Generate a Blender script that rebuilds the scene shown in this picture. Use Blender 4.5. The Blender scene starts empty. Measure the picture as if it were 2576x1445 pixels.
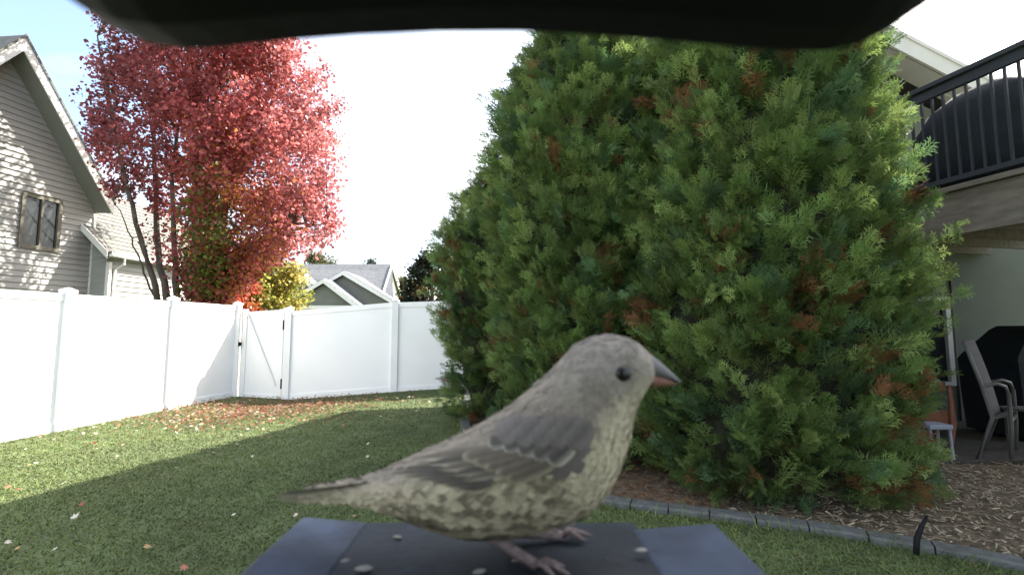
import bpy, math, random
import numpy as np
from mathutils import Vector, Matrix
from mathutils.bvhtree import BVHTree

S = bpy.context.scene
COL = S.collection
R = math.radians
rng = np.random.default_rng(7)
random.seed(7)

# ------------------------------------------------------------------ camera, sky, sun, exposure
F, CX, CY = 1180.0, 1287.5, 722.5          # focal length and centre, in units of a 2575 wide picture
PITCH = R(5.04)
EYE = Vector((0, 0, 1.37))
cam = bpy.data.cameras.new('camera')
cam.sensor_width = 36
cam.lens = 36 * F / 2575
cam.clip_start = 0.004
cam.clip_end = 2000
cam.dof.use_dof = True
cam.dof.focus_distance = 6.0
cam.dof.aperture_fstop = 14
co = bpy.data.objects.new('camera', cam)
COL.objects.link(co)
co.location = EYE
co.rotation_euler = (R(90) + PITCH, 0, 0)
S.camera = co

CLOUD_OFFSET = (33.3, 11.7, 8.1)
SUN = Vector((0.79, 0.61, 0.96)).normalized()
W = bpy.data.worlds.new('World')
S.world = W
W.use_nodes = True
wn = W.node_tree
sky = wn.nodes.new('ShaderNodeTexSky')
sky.sky_type = 'NISHITA'
sky.sun_disc = False
sky.sun_elevation = math.asin(SUN.z)
sky.sun_rotation = math.atan2(SUN.x, SUN.y)
sky.air_density = 1.0
sky.dust_density = 3.0
sky.ozone_density = 1.0
bg = wn.nodes['Background']
bg.inputs['Strength'].default_value = 0.122
tcw = wn.nodes.new('ShaderNodeTexCoord')
mpw = wn.nodes.new('ShaderNodeMapping')
mpw.inputs['Scale'].default_value = (1, 1, 2.2)
mpw.inputs['Location'].default_value = CLOUD_OFFSET
now = wn.nodes.new('ShaderNodeTexNoise')
now.inputs['Scale'].default_value = 1.6
now.inputs['Detail'].default_value = 7
now.inputs['Distortion'].default_value = .4
mrw = wn.nodes.new('ShaderNodeMapRange')
mrw.inputs['From Min'].default_value = .40
mrw.inputs['From Max'].default_value = .66
mrw.inputs['To Max'].default_value = .85
mxw = wn.nodes.new('ShaderNodeMix')
mxw.data_type = 'RGBA'
mxw.inputs[7].default_value = (5.6, 5.7, 5.9, 1)
wn.links.new(tcw.outputs['Generated'], mpw.inputs[0])
wn.links.new(mpw.outputs[0], now.inputs['Vector'])
wn.links.new(now.outputs[0], mrw.inputs[0])
wn.links.new(mrw.outputs[0], mxw.inputs[0])
wn.links.new(sky.outputs[0], mxw.inputs[6])
wn.links.new(mxw.outputs[2], bg.inputs[0])
sl = bpy.data.lights.new('sun', 'SUN')
sl.energy = 5.0
sl.angle = R(0.5)
sl.color = (1.0, 0.94, 0.84)
so = bpy.data.objects.new('sun', sl)
COL.objects.link(so)
so.location = (0, 0, 30)
so.rotation_euler = SUN.to_track_quat('Z', 'Y').to_euler()
S.view_settings.view_transform = 'Standard'
S.view_settings.look = 'None'
S.view_settings.gamma = 1
S.view_settings.exposure = 2.0

# ------------------------------------------------------------------ helpers
CP, SP = math.cos(PITCH), math.sin(PITCH)


def at(u, v, Y):
    """the point at depth Y on the sight line of (u, v)"""
    r, up = (u - CX) / F, -(v - CY) / F
    y, z = CP - up * SP, SP + up * CP
    k = Y / y
    return Vector((r * k, Y, EYE.z + z * k))


def sstep(a, b, x):
    t = np.clip((x - a) / (b - a), 0, 1)
    return t * t * (3 - 2 * t)


def gz(x, y):
    """height of the ground"""
    px = np.interp(x, [-8, -5.7, -4.5, -2.5, -1.3, 0.5, 3], [0, 0, -.07, .08, .155, .16, .05])
    return px * sstep(5.8, 9.5, y)


ORG = {}


def tag(o, label=None, cat=None, group=None, kind=None):
    if label: o['label'] = label
    if cat: o['category'] = cat
    if group: o['group'] = group
    if kind: o['kind'] = kind
    return o


def empty(name, loc, label=None, cat=None, group=None):
    o = bpy.data.objects.new(name, None)
    COL.objects.link(o)
    o.location = loc
    o.empty_display_size = 0.1
    ORG[o.name] = Vector(loc)
    return tag(o, label, cat, group)


def link(name, me, parent=None, kind=None):
    o = bpy.data.objects.new(name, me)
    COL.objects.link(o)
    if parent:
        o.parent = parent
        o.location = -ORG.get(parent.name, Vector())
    if kind: o['kind'] = kind
    return o


def place(name, me, M, parent=None):
    """links mesh data in its own coordinates at matrix M (world)"""
    o = bpy.data.objects.new(name, me)
    COL.objects.link(o)
    if parent:
        o.parent = parent
        M = Matrix.Translation(-ORG.get(parent.name, Vector())) @ M
    o.matrix_basis = M
    return o


def npmesh(name, V, Fc, mat, col=None, smooth=False):
    """mesh from numpy arrays; Fc is (n, k) with one k"""
    me = bpy.data.meshes.new(name)
    V = np.asarray(V, np.float32); Fc = np.asarray(Fc, np.int32)
    n, k = Fc.shape
    me.vertices.add(len(V)); me.vertices.foreach_set('co', V.ravel())
    me.loops.add(n * k); me.loops.foreach_set('vertex_index', Fc.ravel())
    me.polygons.add(n)
    me.polygons.foreach_set('loop_start', np.arange(0, n * k, k, dtype=np.int32))
    me.polygons.foreach_set('loop_total', np.full(n, k, np.int32))
    if smooth: me.polygons.foreach_set('use_smooth', np.ones(n, bool))
    if col is not None:
        a = me.color_attributes.new('Col', 'FLOAT_COLOR', 'POINT')
        c = np.ones((len(V), 4), np.float32); c[:, :3] = col
        a.data.foreach_set('color', c.ravel())
    me.update(calc_edges=True)
    if mat: me.materials.append(mat)
    return me


class MB:
    """collects shapes of one mesh"""
    def __init__(s): s.v = []; s.f = []

    def add(s, vs, fs):
        b = len(s.v)
        s.v += [tuple(p) for p in vs]
        s.f += [tuple(b + i for i in f) for f in fs]
        return s

    def box(s, c, size, rz=0, M=None):
        h = [x / 2 for x in size]
        pts = [Vector((x * h[0], y * h[1], z * h[2])) for x in (-1, 1) for y in (-1, 1) for z in (-1, 1)]
        Q = M if M is not None else Matrix.Rotation(rz, 4, 'Z')
        pts = [Q @ p + Vector(c) for p in pts]
        return s.add(pts, [(0, 1, 3, 2), (4, 6, 7, 5), (0, 4, 5, 1), (2, 3, 7, 6), (0, 2, 6, 4), (1, 5, 7, 3)])

    def prism(s, poly, d):
        """poly: 3-D outline, d: extrusion vector"""
        n = len(poly); d = Vector(d)
        a = [Vector(p) for p in poly]; b = [p + d for p in a]
        return s.add(a + b, [tuple(range(n))[::-1], tuple(range(n, 2 * n))] +
                     [(i, (i + 1) % n, n + (i + 1) % n, n + i) for i in range(n)])

    def beam(s, a, b, w, h, up=(0, 0, 1)):
        a, b = Vector(a), Vector(b)
        d = (b - a).normalized(); u = Vector(up)
        sd = d.cross(u).normalized(); u = sd.cross(d).normalized()
        p = [a + sd * x * w / 2 + u * y * h / 2 for x, y in ((-1, -1), (1, -1), (1, 1), (-1, 1))]
        return s.prism(p, b - a)

    def tube(s, pts, rad, n=8):
        pts = [Vector(p) for p in pts]
        if not hasattr(rad, '__len__'): rad = [rad] * len(pts)
        rings = []
        for i, p in enumerate(pts):
            d = (pts[min(i + 1, len(pts) - 1)] - pts[max(i - 1, 0)]).normalized()
            u = Vector((0, 0, 1)) if abs(d.z) < .95 else Vector((0, 1, 0))
            x = d.cross(u).normalized(); y = d.cross(x)
            rings.append([p + (x * math.cos(t) + y * math.sin(t)) * rad[i] for t in [2 * math.pi * k / n for k in range(n)]])
        return s.loft(rings)

    def loft(s, rings):
        n = len(rings[0]); m = len(rings)
        fs = [(i * n + k, i * n + (k + 1) % n, (i + 1) * n + (k + 1) % n, (i + 1) * n + k) for i in range(m - 1) for k in range(n)]
        fs += [tuple(range(n))[::-1], tuple(range((m - 1) * n, m * n))]
        return s.add([p for r in rings for p in r], fs)

    def mesh(s, name, mat, smooth=False, bevel=0):
        me = bpy.data.meshes.new(name)
        me.from_pydata(s.v, [], s.f)
        if smooth: me.polygons.foreach_set('use_smooth', [True] * len(me.polygons))
        import bmesh
        bm = bmesh.new(); bm.from_mesh(me)
        bmesh.ops.recalc_face_normals(bm, faces=bm.faces)
        if bevel:
            bmesh.ops.bevel(bm, geom=list(bm.edges), offset=bevel, segments=2, profile=.5, affect='EDGES')
        bm.to_mesh(me); bm.free()
        me.materials.append(mat)
        return me

    def build(s, name, mat, parent=None, smooth=False, bevel=0, kind=None):
        return link(name, s.mesh(name, mat, smooth, bevel), parent, kind)


def mat(name, col, rough=.7, var=.15, scale=6, bump=0, bscale=40, spec=.3, attr=False, trans=0, stretch=(1, 1, 1), metal=0, dirt=None):
    m = bpy.data.materials.new(name); m.use_nodes = True
    t = m.node_tree; N = t.nodes; L = t.links
    p = N['Principled BSDF']
    p.inputs['Roughness'].default_value = rough
    p.inputs['Specular IOR Level'].default_value = spec
    p.inputs['Metallic'].default_value = metal
    tc = N.new('ShaderNodeTexCoord')
    mp = N.new('ShaderNodeMapping'); mp.inputs['Scale'].default_value = stretch
    L.new(tc.outputs['Object'], mp.inputs[0])
    no = N.new('ShaderNodeTexNoise'); no.inputs['Scale'].default_value = scale; no.inputs['Detail'].default_value = 6
    L.new(mp.outputs[0], no.inputs['Vector'])
    rp = N.new('ShaderNodeMapRange')
    rp.inputs['From Min'].default_value = .3; rp.inputs['From Max'].default_value = .7
    rp.inputs['To Min'].default_value = 1 - var; rp.inputs['To Max'].default_value = 1 + var
    L.new(no.outputs[0], rp.inputs[0])
    mx = N.new('ShaderNodeVectorMath'); mx.operation = 'SCALE'
    if attr:
        a = N.new('ShaderNodeAttribute'); a.attribute_name = 'Col'
        L.new(a.outputs['Color'], mx.inputs[0])
    else:
        mx.inputs[0].default_value = col
    L.new(rp.outputs[0], mx.inputs['Scale'])
    out = mx.outputs[0]
    if dirt:
        n2 = N.new('ShaderNodeTexNoise'); n2.inputs['Scale'].default_value = dirt[1]; n2.inputs['Detail'].default_value = 8
        L.new(tc.outputs['Object'], n2.inputs['Vector'])
        r2 = N.new('ShaderNodeMapRange'); r2.inputs['From Min'].default_value = .5; r2.inputs['From Max'].default_value = .75
        r2.inputs['To Max'].default_value = dirt[2]
        L.new(n2.outputs[0], r2.inputs[0])
        mm = N.new('ShaderNodeMix'); mm.data_type = 'RGBA'
        L.new(r2.outputs[0], mm.inputs[0]); L.new(out, mm.inputs[6]); mm.inputs[7].default_value = (*dirt[0], 1)
        out = mm.outputs[2]
    L.new(out, p.inputs['Base Color'])
    if bump:
        nb = N.new('ShaderNodeTexNoise'); nb.inputs['Scale'].default_value = bscale; nb.inputs['Detail'].default_value = 5
        L.new(mp.outputs[0], nb.inputs['Vector'])
        b = N.new('ShaderNodeBump'); b.inputs['Strength'].default_value = bump; b.inputs['Distance'].default_value = .02
        L.new(nb.outputs[0], b.inputs['Height']); L.new(b.outputs[0], p.inputs['Normal'])
    if trans:
        tr = N.new('ShaderNodeBsdfTranslucent'); L.new(out, tr.inputs[0])
        ms = N.new('ShaderNodeMixShader'); ms.inputs[0].default_value = trans
        L.new(p.outputs[0], ms.inputs[1]); L.new(tr.outputs[0], ms.inputs[2])
        L.new(ms.outputs[0], N['Material Output'].inputs[0])
    return m


def glass(name, col, rough=.04):
    m = mat(name, col, rough, .2, 3, spec=.9)
    return m


M_lawn = mat('lawn_soil', (.085, .11, .045), .95, .35, 2.5, .6, 60)
M_grass = mat('grass_blades', (0, 0, 0), .6, .1, 1, attr=True, trans=.15)
M_leaf = mat('autumn_leaves', (0, 0, 0), .42, .1, 3, attr=True, trans=.5)
M_arb = mat('arborvitae_sprays', (0, 0, 0), .62, .12, 8, attr=True, trans=.32)
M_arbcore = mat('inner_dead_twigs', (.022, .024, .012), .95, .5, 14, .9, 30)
M_bark = mat('bark', (.10, .08, .065), .9, .35, 9, .8, 25, stretch=(1, 1, .25))
M_vinyl = mat('white_vinyl', (.84, .84, .83), .38, .02, 1.2, .02, 3, dirt=((.62, .64, .60), 1.4, .18))
M_white = mat('white_trim', (.74, .73, .69), .5, .05, 3)
M_siding = mat('taupe_lap_siding', (.31, .305, .29), .6, .06, 3, .12, 30, stretch=(1, .2, 4))
M_soffit = mat('grey_soffit', (.20, .195, .18), .7, .05, 2)
M_shingle = mat('tan_shingles', (.155, .152, .135), .9, .22, 9, .5, 60)
M_shinglegrey = mat('grey_shingles', (.16, .165, .17), .9, .2, 4, .4, 30)
M_pane = mat('window_glass', (.03, .036, .036), .05, .5, 3, spec=.35)
M_farwall = mat('grey_green_siding', (.17, .175, .15), .7, .08, 2)
M_cream = mat('cream_siding', (.62, .6, .48), .7, .06, 2)
M_concrete = mat('grey_concrete', (.105, .11, .105), .9, .25, 14, .4, 70, dirt=((.07, .075, .06), 4, .5))
M_mulch = mat('mulch_soil', (.13, .10, .066), .95, .5, 12, .9, 40)
M_chip = mat('wood_chips', (0, 0, 0), .85, .25, 30, attr=True)
M_black = mat('black_plastic', (.007, .0075, .009), .7, .2, 60, .05, 300, spec=.15)
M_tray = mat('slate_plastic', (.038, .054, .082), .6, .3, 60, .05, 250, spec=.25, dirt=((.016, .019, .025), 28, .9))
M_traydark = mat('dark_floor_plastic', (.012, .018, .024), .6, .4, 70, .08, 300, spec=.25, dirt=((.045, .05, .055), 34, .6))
M_darkmetal = mat('dark_metal', (.03, .035, .045), .45, .1, 10, spec=.5)
M_housewall = mat('pale_stucco', (.15, .165, .14), .85, .06, 3, .15, 60)
M_deckwood = mat('brown_deck_boards', (.18, .155, .125), .75, .25, 6, .3, 30, stretch=(3, .4, 3))
M_fabricdark = mat('dark_cover_fabric', (.018, .024, .03), .8, .25, 5, .5, 9)
M_sling = mat('grey_sling_fabric', (.115, .115, .12), .85, .12, 20, .2, 120)
M_chairmetal = mat('bronze_grey_metal', (.14, .14, .135), .45, .12, 10, spec=.5)
M_orange = mat('orange_brown_wood', (.20, .085, .05), .6, .15, 12, .2, 40)
M_paleblue = mat('pale_blue_plastic', (.30, .34, .40), .5, .08, 6)
M_seed = mat('seed_husk', (.24, .23, .20), .7, .25, 200)
M_bird = mat('plumage', (0, 0, 0), .9, .1, 300, .25, 500, attr=True)
M_feather = mat('flight_feathers', (0, 0, 0), .75, .1, 250, attr=True)
M_beaktop = mat('grey_horn', (.16, .155, .16), .75, .15, 300)
M_beaklow = mat('red_brown_horn', (.20, .095, .07), .75, .2, 300)
M_eye = mat('black_eye', (.006, .005, .004), .3, .1, 10, spec=.5)
M_leg = mat('pinkish_grey_skin', (.17, .13, .12), .6, .25, 400, .3, 600)

# ------------------------------------------------------------------ ground
gx = np.unique(np.concatenate([np.linspace(-9, 8, 69), [-400, -150, -60, -30, -18, -13, 11, 16, 30, 60, 150, 400]]))
gy = np.unique(np.concatenate([np.linspace(-1, 12, 53), [-60, -25, -10, -4, 15, 20, 30, 45, 70, 120, 250, 800]]))
XX, YY = np.meshgrid(gx, gy)
V = np.stack([XX, YY, gz(XX, YY)], -1).reshape(-1, 3)
nx, ny = len(gx), len(gy)
I = np.arange(nx * ny).reshape(ny, nx)
Q = np.stack([I[:-1, :-1], I[:-1, 1:], I[1:, 1:], I[1:, :-1]], -1).reshape(-1, 4)
tag(link('lawn', npmesh('lawn', V, Q, M_lawn, smooth=True)), kind='structure')

# edging curve between the lawn and the planted bed
EDGE = [(6.0, .9), (4.2, 2.0), (2.96, 2.83), (2.18, 3.28), (1.45, 3.58), (.81, 3.82), (.35, 4.2), (-.1, 4.95), (-.5, 6.0), (-.72, 7.2), (-.8, 8.6), (-.82, 9.7)]


def smooth_path(pts, n):
    out = []
    P = [Vector((p[0], p[1], 0)) for p in pts]
    P = [2 * P[0] - P[1]] + P + [2 * P[-1] - P[-2]]
    for i in range(1, len(P) - 2):
        for k in range(n):
            t = k / n
            a, b, c, d = P[i - 1], P[i], P[i + 1], P[i + 2]
            out.append(.5 * ((2 * b) + (c - a) * t + (2 * a - 5 * b + 4 * c - d) * t * t + (3 * b - a - 3 * c + d) * t ** 3))
    out.append(P[-2])
    return out


EP = smooth_path(EDGE, 10)
EPa = np.array([(p.x, p.y) for p in EP])


def bed_side(x, y):
    """signed distance to the edging, positive inside the bed"""
    x = np.asarray(x, float); y = np.asarray(y, float)
    best = np.full(x.shape, 1e9); sgn = np.zeros(x.shape)
    for a, b in zip(EPa[:-1], EPa[1:]):
        d = b - a; l2 = d @ d
        t = np.clip(((x - a[0]) * d[0] + (y - a[1]) * d[1]) / l2, 0, 1)
        ex = x - a[0] - t * d[0]; ey = y - a[1] - t * d[1]
        ds = np.hypot(ex, ey); cr = d[0] * ey - d[1] * ex
        m = ds < best
        best = np.where(m, ds, best); sgn = np.where(m, np.where(cr < 0, 1, -1), sgn)
    return best * sgn


# mulch bed sheet
mbv, mbf = [], []
for i, p in enumerate(EP):
    nrm = None
    far = Vector((7.5, max(p.y, 4.6) + .0, 0)) if p.x > .2 or p.y < 5 else Vector((7.5, max(p.y, 4.7), 0))
    for k in range(13):
        q = p.lerp(far, (k / 12) ** 1.6)
        mbv.append((q.x, q.y, float(gz(q.x, q.y)) + .012 + .012 * math.sin(q.x * 5 + q.y * 3) * (k > 0)))
for i in range(len(EP) - 1):
    for k in range(12):
        a = i * 13 + k
        mbf.append((a, a + 1, a + 14, a + 13))
tag(link('mulch_bed', npmesh('mulch_bed', mbv, mbf, M_mulch, smooth=True)), kind='structure')

# concrete edging laid in sections
ed = empty('concrete_edging', (EP[40].x, EP[40].y, 0), 'low curved grey concrete edging strip between lawn and mulch bed', 'edging')
i = 0
HW = .068
while i < len(EP) - 1:
    j = min(i + 4, len(EP) - 1)
    rings = []
    seg = EP[i:j + 1]
    for k, p in enumerate(seg):
        n0 = min(max(i + k, 1), len(EP) - 2)
        d = (EP[n0 + 1] - EP[n0 - 1]).normalized(); nn = Vector((-d.y, d.x, 0))
        q = p.copy()
        if k == 0: q += d * .005
        if k == len(seg) - 1: q -= d * .005
        z = float(gz(p.x, p.y)); h = .045 + random.uniform(-.003, .003)
        rings.append([q + nn * a + Vector((0, 0, z + b)) for a, b in ((-HW, -.06), (-HW, h - .012), (-HW + .014, h), (HW - .014, h), (HW, h - .012), (HW, -.06))])
    MB().loft(rings).build('edging_section', M_concrete, ed)
    i = j

# ------------------------------------------------------------------ right-hand house (walls, roof, unseen shade block)
hs = empty('neighbouring_house', (6, 7, 0), 'pale stucco house with a raised deck and sloping white eave, right of the tall evergreens', 'house')
WY = 6.95
wall = MB()
# main block front wall with its gable, left wall skewed along the yard
pk = Vector((5.2, WY, 5.35))
poly = [(2.05, WY, -.1), (9.5, WY, -.1), (9.5, WY, 3.2), pk, (2.05, WY, 4.42)]
wall.prism(poly, (1.9, 5.8, 0))
wall.build('wall', M_housewall, hs)
# unseen block added beyond the right edge to shade the bird and feeder
MB().prism([(4.75, 1.9, -.1), (8.5, 1.9, -.1), (8.5, 1.9, 7.5), (6.6, 1.9, 8.5), (4.75, 1.9, 7.5)], (0, 2.03, 0)).build('wing_or_shade_wall', M_housewall, hs)
MB().prism([(4.72, 1.7, 7.53), (6.6, 1.7, 8.66), (8.7, 1.7, 7.53), (8.7, 1.7, 7.40), (6.6, 1.7, 8.53), (4.72, 1.7, 7.40)], (0, 2.25, 0)).build('shade_block_roof', M_shinglegrey, hs)
MB().prism([(2.1, 7.5, 3.0), (3.3, 11.3, 3.0), (6.4, 11.3, 3.0), (5.3, 7.5, 3.0)], (0, 0, 2.84)).build('upper_wall', M_housewall, hs)
MB().prism([(.70, 6.95, 5.84), (2.09, 11.3, 5.84), (2.2, 11.5, 5.84), (6.6, 11.5, 5.84), (5.0, 6.95, 5.84)], (0, 0, .16)).build('upper_roof', M_shinglegrey, hs)
FY = 6.55
rt = at(2247, 106, FY); rb = at(2600, 290, FY)
sl_ = (rb.z - rt.z) / (rb.x - rt.x)
PK = Vector((5.2, FY, rt.z + sl_ * (5.2 - rt.x)))
RE = Vector((9.9, FY, PK.z + sl_ * 4.7)); LE = Vector((1.42, FY - .05, 4.45))
back = Vector((2.05, 6.3, 0))
r_ = MB()
r_.prism([LE, PK, PK + Vector((0, 0, .16)), LE + Vector((0, 0, .16))], back)
r_.build('roof', M_shinglegrey, hs)
r_ = MB()
r_.prism([PK + Vector((.002, 0, 0)), RE, RE + Vector((0, 0, .16)), PK + Vector((.002, 0, .16))], back)
r_.build('roof', M_shinglegrey, hs)
MB().beam(PK + Vector((0, -.02, .02)), RE + Vector((0, -.02, .02)), .035, .24).build('rake_fascia', M_white, hs)
MB().beam(PK + Vector((0, -.03, .16)), RE + Vector((0, -.03, .16)), .05, .05).build('rake_trim', M_white, hs)
MB().beam(LE + Vector((0, -.02, .02)), PK + Vector((0, -.02, .02)), .035, .24).build('rake_fascia', M_white, hs)
MB().beam(PK + Vector((.1, .22, -.13)), RE + Vector((0, .22, -.13)), .36, .03).build('soffit', M_white, hs)
# window behind the hedge at patio level
wx1 = at(2378, 750, WY).x
w_ = empty('x', (0, 0, 0)); bpy.data.objects.remove(w_)
fr = MB()
zt, zb, wl = 1.84, .55, 4.9
for (a, b, c, d) in ((wl, wx1, zt - .06, zt), (wl, wx1, zb, zb + .06), (wl, wl + .06, zb + .06, zt - .06), (wx1 - .07, wx1, zb + .06, zt - .06), ((wl + wx1) / 2 - .02, (wl + wx1) / 2 + .02, zb + .06, zt - .06)):
    fr.box(((a + b) / 2, WY - .03, (c + d) / 2), (b - a, .07, d - c))
wf = fr.build('window', M_white, hs)
MB().box(((wl + wx1) / 2, WY - .004, (zt + zb) / 2), (wx1 - wl - .08, .012, zt - zb - .08)).build('pane', M_pane, wf)
MB().box((6.52, WY - .012, 1.05), (.012, .022, 2.2)).build('wall_joint', M_soffit, hs)
# upper floor window seen through the railing
uw = MB()
ux = at(2318, 270, WY).x
uw.box((ux, WY - .02, 3.9), (.09, .05, .55))
uw.build('upper_window_trim', M_white, hs)

# ------------------------------------------------------------------ deck
dk = empty('raised_deck', (5, 5.6, 0), 'raised brown deck with a dark baluster railing above the patio at the far right', 'deck')
DD = Vector((-.24, 1, 0)).normalized()
D0 = Vector((4.375, 4.46, 0)) - DD * 1.05
D1 = Vector((4.375, 4.46, 0)) + DD * 2.44
FZ = 2.74
nrm = Vector((DD.y, -DD.x, 0))         # towards the house
# rim joists
MB().beam(D0 + Vector((0, 0, FZ - .24)), D1 + Vector((0, 0, FZ - .24)), .05, .42).build('rim_joist', M_deckwood, dk)
MB().beam(D0 - nrm * .012 + Vector((0, 0, FZ + .0)), D1 - nrm * .012 + Vector((0, 0, FZ)), .11, .05).build('edge_board', M_deckwood, dk)
for k in range(2):
    o_ = nrm * (.10 + .145 * k)
    MB().beam(D0 + o_ + Vector((0, 0, FZ - .012)), D1 + o_ + Vector((0, 0, FZ - .012)), .138, .028).build('deck_board', M_deckwood, dk)
for k in range(2, 22):
    o_ = nrm * (.10 + .145 * k)
    a_ = D0 + o_; a_ = a_ + DD * ((4.03 - a_.y) / DD.y); b_ = D1 + o_; b_ = b_ + DD * ((6.9 - b_.y) / DD.y)
    MB().beam(a_ + Vector((0, 0, FZ - .012)), b_ + Vector((0, 0, FZ - .012)), .138, .028).build('deck_board', M_deckwood, dk)
for k in range(5):
    q = D0.lerp(D1, .40 + k * .13)
    MB().beam(q + nrm * .27 + Vector((0, 0, FZ - .16)), q + nrm * 3.2 + Vector((0, 0, FZ - .16)), .04, .24).build('joist', M_deckwood, dk)
for k in range(14):
    q = D0.lerp(D1, (k + .5) / 14)
    MB().beam(q + nrm * .04 + Vector((0, 0, FZ - .16)), q + nrm * .26 + Vector((0, 0, FZ - .16)), .04, .24).build('joist', M_deckwood, dk)
MB().beam(D0 + Vector((0, 0, 3.86)), D1 + Vector((0, 0, 3.86)), .10, .05).build('top_rail', M_darkmetal, dk, bevel=.006)
MB().beam(D0 + Vector((0, 0, 3.78)), D1 + Vector((0, 0, 3.78)), .045, .09).build('upper_rail', M_darkmetal, dk)
MB().beam(D0 + Vector((0, 0, FZ + .1)), D1 + Vector((0, 0, FZ + .1)), .045, .05).build('lower_rail', M_darkmetal, dk)
bal = MB().box((0, 0, 0), (.02, .02, 3.735 - FZ - .125)).mesh('baluster', M_darkmetal)
n_b = int((D1 - D0).length / .098)
for k in range(n_b):
    q = D0.lerp(D1, (k + .5) / n_b)
    place('baluster', bal, Matrix.Translation(q + Vector((0, 0, (3.735 + FZ + .125) / 2))) @ Matrix.Rotation(R(13.5), 4, 'Z'), dk)
MB().box(D1 + Vector((0, .0, (FZ - .05 + 3.9) / 2)), (.09, .09, 1.2), R(13.5)).build('corner_post', M_darkmetal, dk)
for q in (D1 + nrm * .12, D0 + nrm * .12):
    MB().box((q.x, q.y, 1.1), (.14, .14, 2.3), R(13.5)).build('support_post', M_deckwood, dk)
# covered bundle standing on the deck just inside the rail
bn = []
c0 = Vector((4.375, 4.46, 0)) + DD * .10 + nrm * .42
for z, a, b in ((0, .62, .3), (.35, .63, .3), (.7, .6, .29), (.9, .48, .25), (1.03, .26, .17), (1.08, .08, .05)):
    bn.append([c0 + DD * (a * math.copysign(abs(math.cos(t)) ** .6, math.cos(t)) * (1 + .04 * math.sin(5 * t)) - z * .12) + nrm * b * math.copysign(abs(math.sin(t)) ** .7, math.sin(t)) + Vector((0, 0, FZ + .005 + z)) for t in np.linspace(0, 2 * math.pi, 28, endpoint=False)])
tag(MB().loft(bn).build('covered_furniture', M_fabricdark, smooth=True), 'bulky dark fabric covered furniture behind the deck railing', 'furniture cover')
# dry grass tuft sticking up behind the rail
gt = MB()
bp = at(2412, 262, c0.y + .32)
for k in range(16):
    a = random.uniform(-1.2, 1.2)
    tip = bp + Vector((math.sin(a) * .16, random.uniform(-.05, .05), .05 + math.cos(a) * random.uniform(.06, .14)))
    mid = bp.lerp(tip, .55) + Vector((0, 0, .025))
    gt.tube([bp - Vector((0, 0, .02)), mid, tip], [.003, .0035, .0008], 4)
pt = empty('potted_grass', (bp.x, bp.y, FZ), 'tuft of pale ornamental grass poking up behind deck railing', 'plant')
gt.build('blades', mat('pale_dry_grass', (.4, .4, .3), .7), pt)
MB().tube([(bp.x, bp.y, FZ + .005), (bp.x, bp.y, bp.z - .02)], [.09, .12], 14).build('pot', M_black, pt)

# ------------------------------------------------------------------ patio furniture under the deck
patio = MB().box((6.3, 5.9, .02), (3.9, 2.05, .06)).build('patio_slab', mat('patio_concrete', (.075, .068, .06), .9, .25, 5, .3, 40))
tag(patio, kind='structure')
ch = empty('sling_chair', (5.0, 5.1, .0), 'grey sling patio chair with curved metal arms under the deck', 'chair')
ft = at(2545, 1165, 4.93)
ft.z = .02


def sling_side(y, dx):
    x0 = ft.x + dx
    armz = .80
    pts = [(x0 + .0, y, .05), (x0 + .03, y, .35), (x0 + .03, y, armz - .10), (x0 + .0, y, armz - .02), (x0 - .08, y, armz + .005), (x0 - .25, y, armz - .02)]
    return pts


for y, dx in ((4.93, 0), (5.28, .42)):
    MB().tube(sling_side(y, dx), .017, 8).build('arm', M_chairmetal, ch, smooth=True)
    MB().tube([(ft.x + dx - .385, y, 1.24), (ft.x + dx - .24, y, .78), (ft.x + dx - .16, y, .46), (ft.x + dx - .34, y, .05)], .018, 8).build('rear_leg', M_chairmetal, ch, smooth=True)
bk = MB(); rows = []
for k in range(8):
    t = k / 7
    x = ft.x - .38 + .22 * t; z = 1.25 - .79 * t
    rows.append([(x + .02 * math.sin(t * 3) + .42 * (j / 4), 4.94 + .33 * j / 4, z) for j in range(5)])
bk.add([p for r in rows for p in r], [(i * 5 + j, i * 5 + j + 1, i * 5 + j + 6, i * 5 + j + 5) for i in range(7) for j in range(4)])
o = bk.build('backrest', M_sling, ch, smooth=True); sm = o.modifiers.new('s', 'SOLIDIFY'); sm.thickness = .012
MB().prism([(ft.x - .16, 4.94, .44), (ft.x + .02, 4.94, .47), (ft.x + .44, 5.27, .47), (ft.x + .26, 5.27, .44)], (0, 0, .015)).build('seat', M_sling, ch)
MB().tube([(ft.x + .03, 4.93, .42), (ft.x + .45, 5.28, .42)], .015, 8).build('front_bar', M_chairmetal, ch)

gr = empty('covered_grill', (6.45, 5.95, 0), 'black fabric covered barbecue grill under the deck at the right edge', 'grill')
gp = []
for z, x0, x1, y0, y1 in ((.08, 6.02, 7.25, 5.62, 6.35), (.6, 6.0, 7.27, 5.6, 6.37), (.98, 5.98, 7.28, 5.6, 6.36), (1.05, 6.02, 7.25, 5.63, 6.33), (1.36, 6.30, 7.0, 5.72, 6.22), (1.41, 6.36, 6.95, 5.78, 6.18)):
    gp.append([(x0, y0, z), ((x0 + x1) / 2, y0 - .02, z), (x1, y0, z), (x1, y1, z), ((x0 + x1) / 2, y1 + .02, z), (x0, y1, z)])
MB().loft(gp).build('cover', M_fabricdark, gr)
for x in (6.12, 7.12):
    MB().tube([(x, 5.7, .05), (x, 5.72, .05)], .05, 12).build('wheel', M_black, gr)
    MB().tube([(x, 6.2, .05), (x, 6.22, .05)], .05, 12).build('wheel', M_black, gr)
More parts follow.
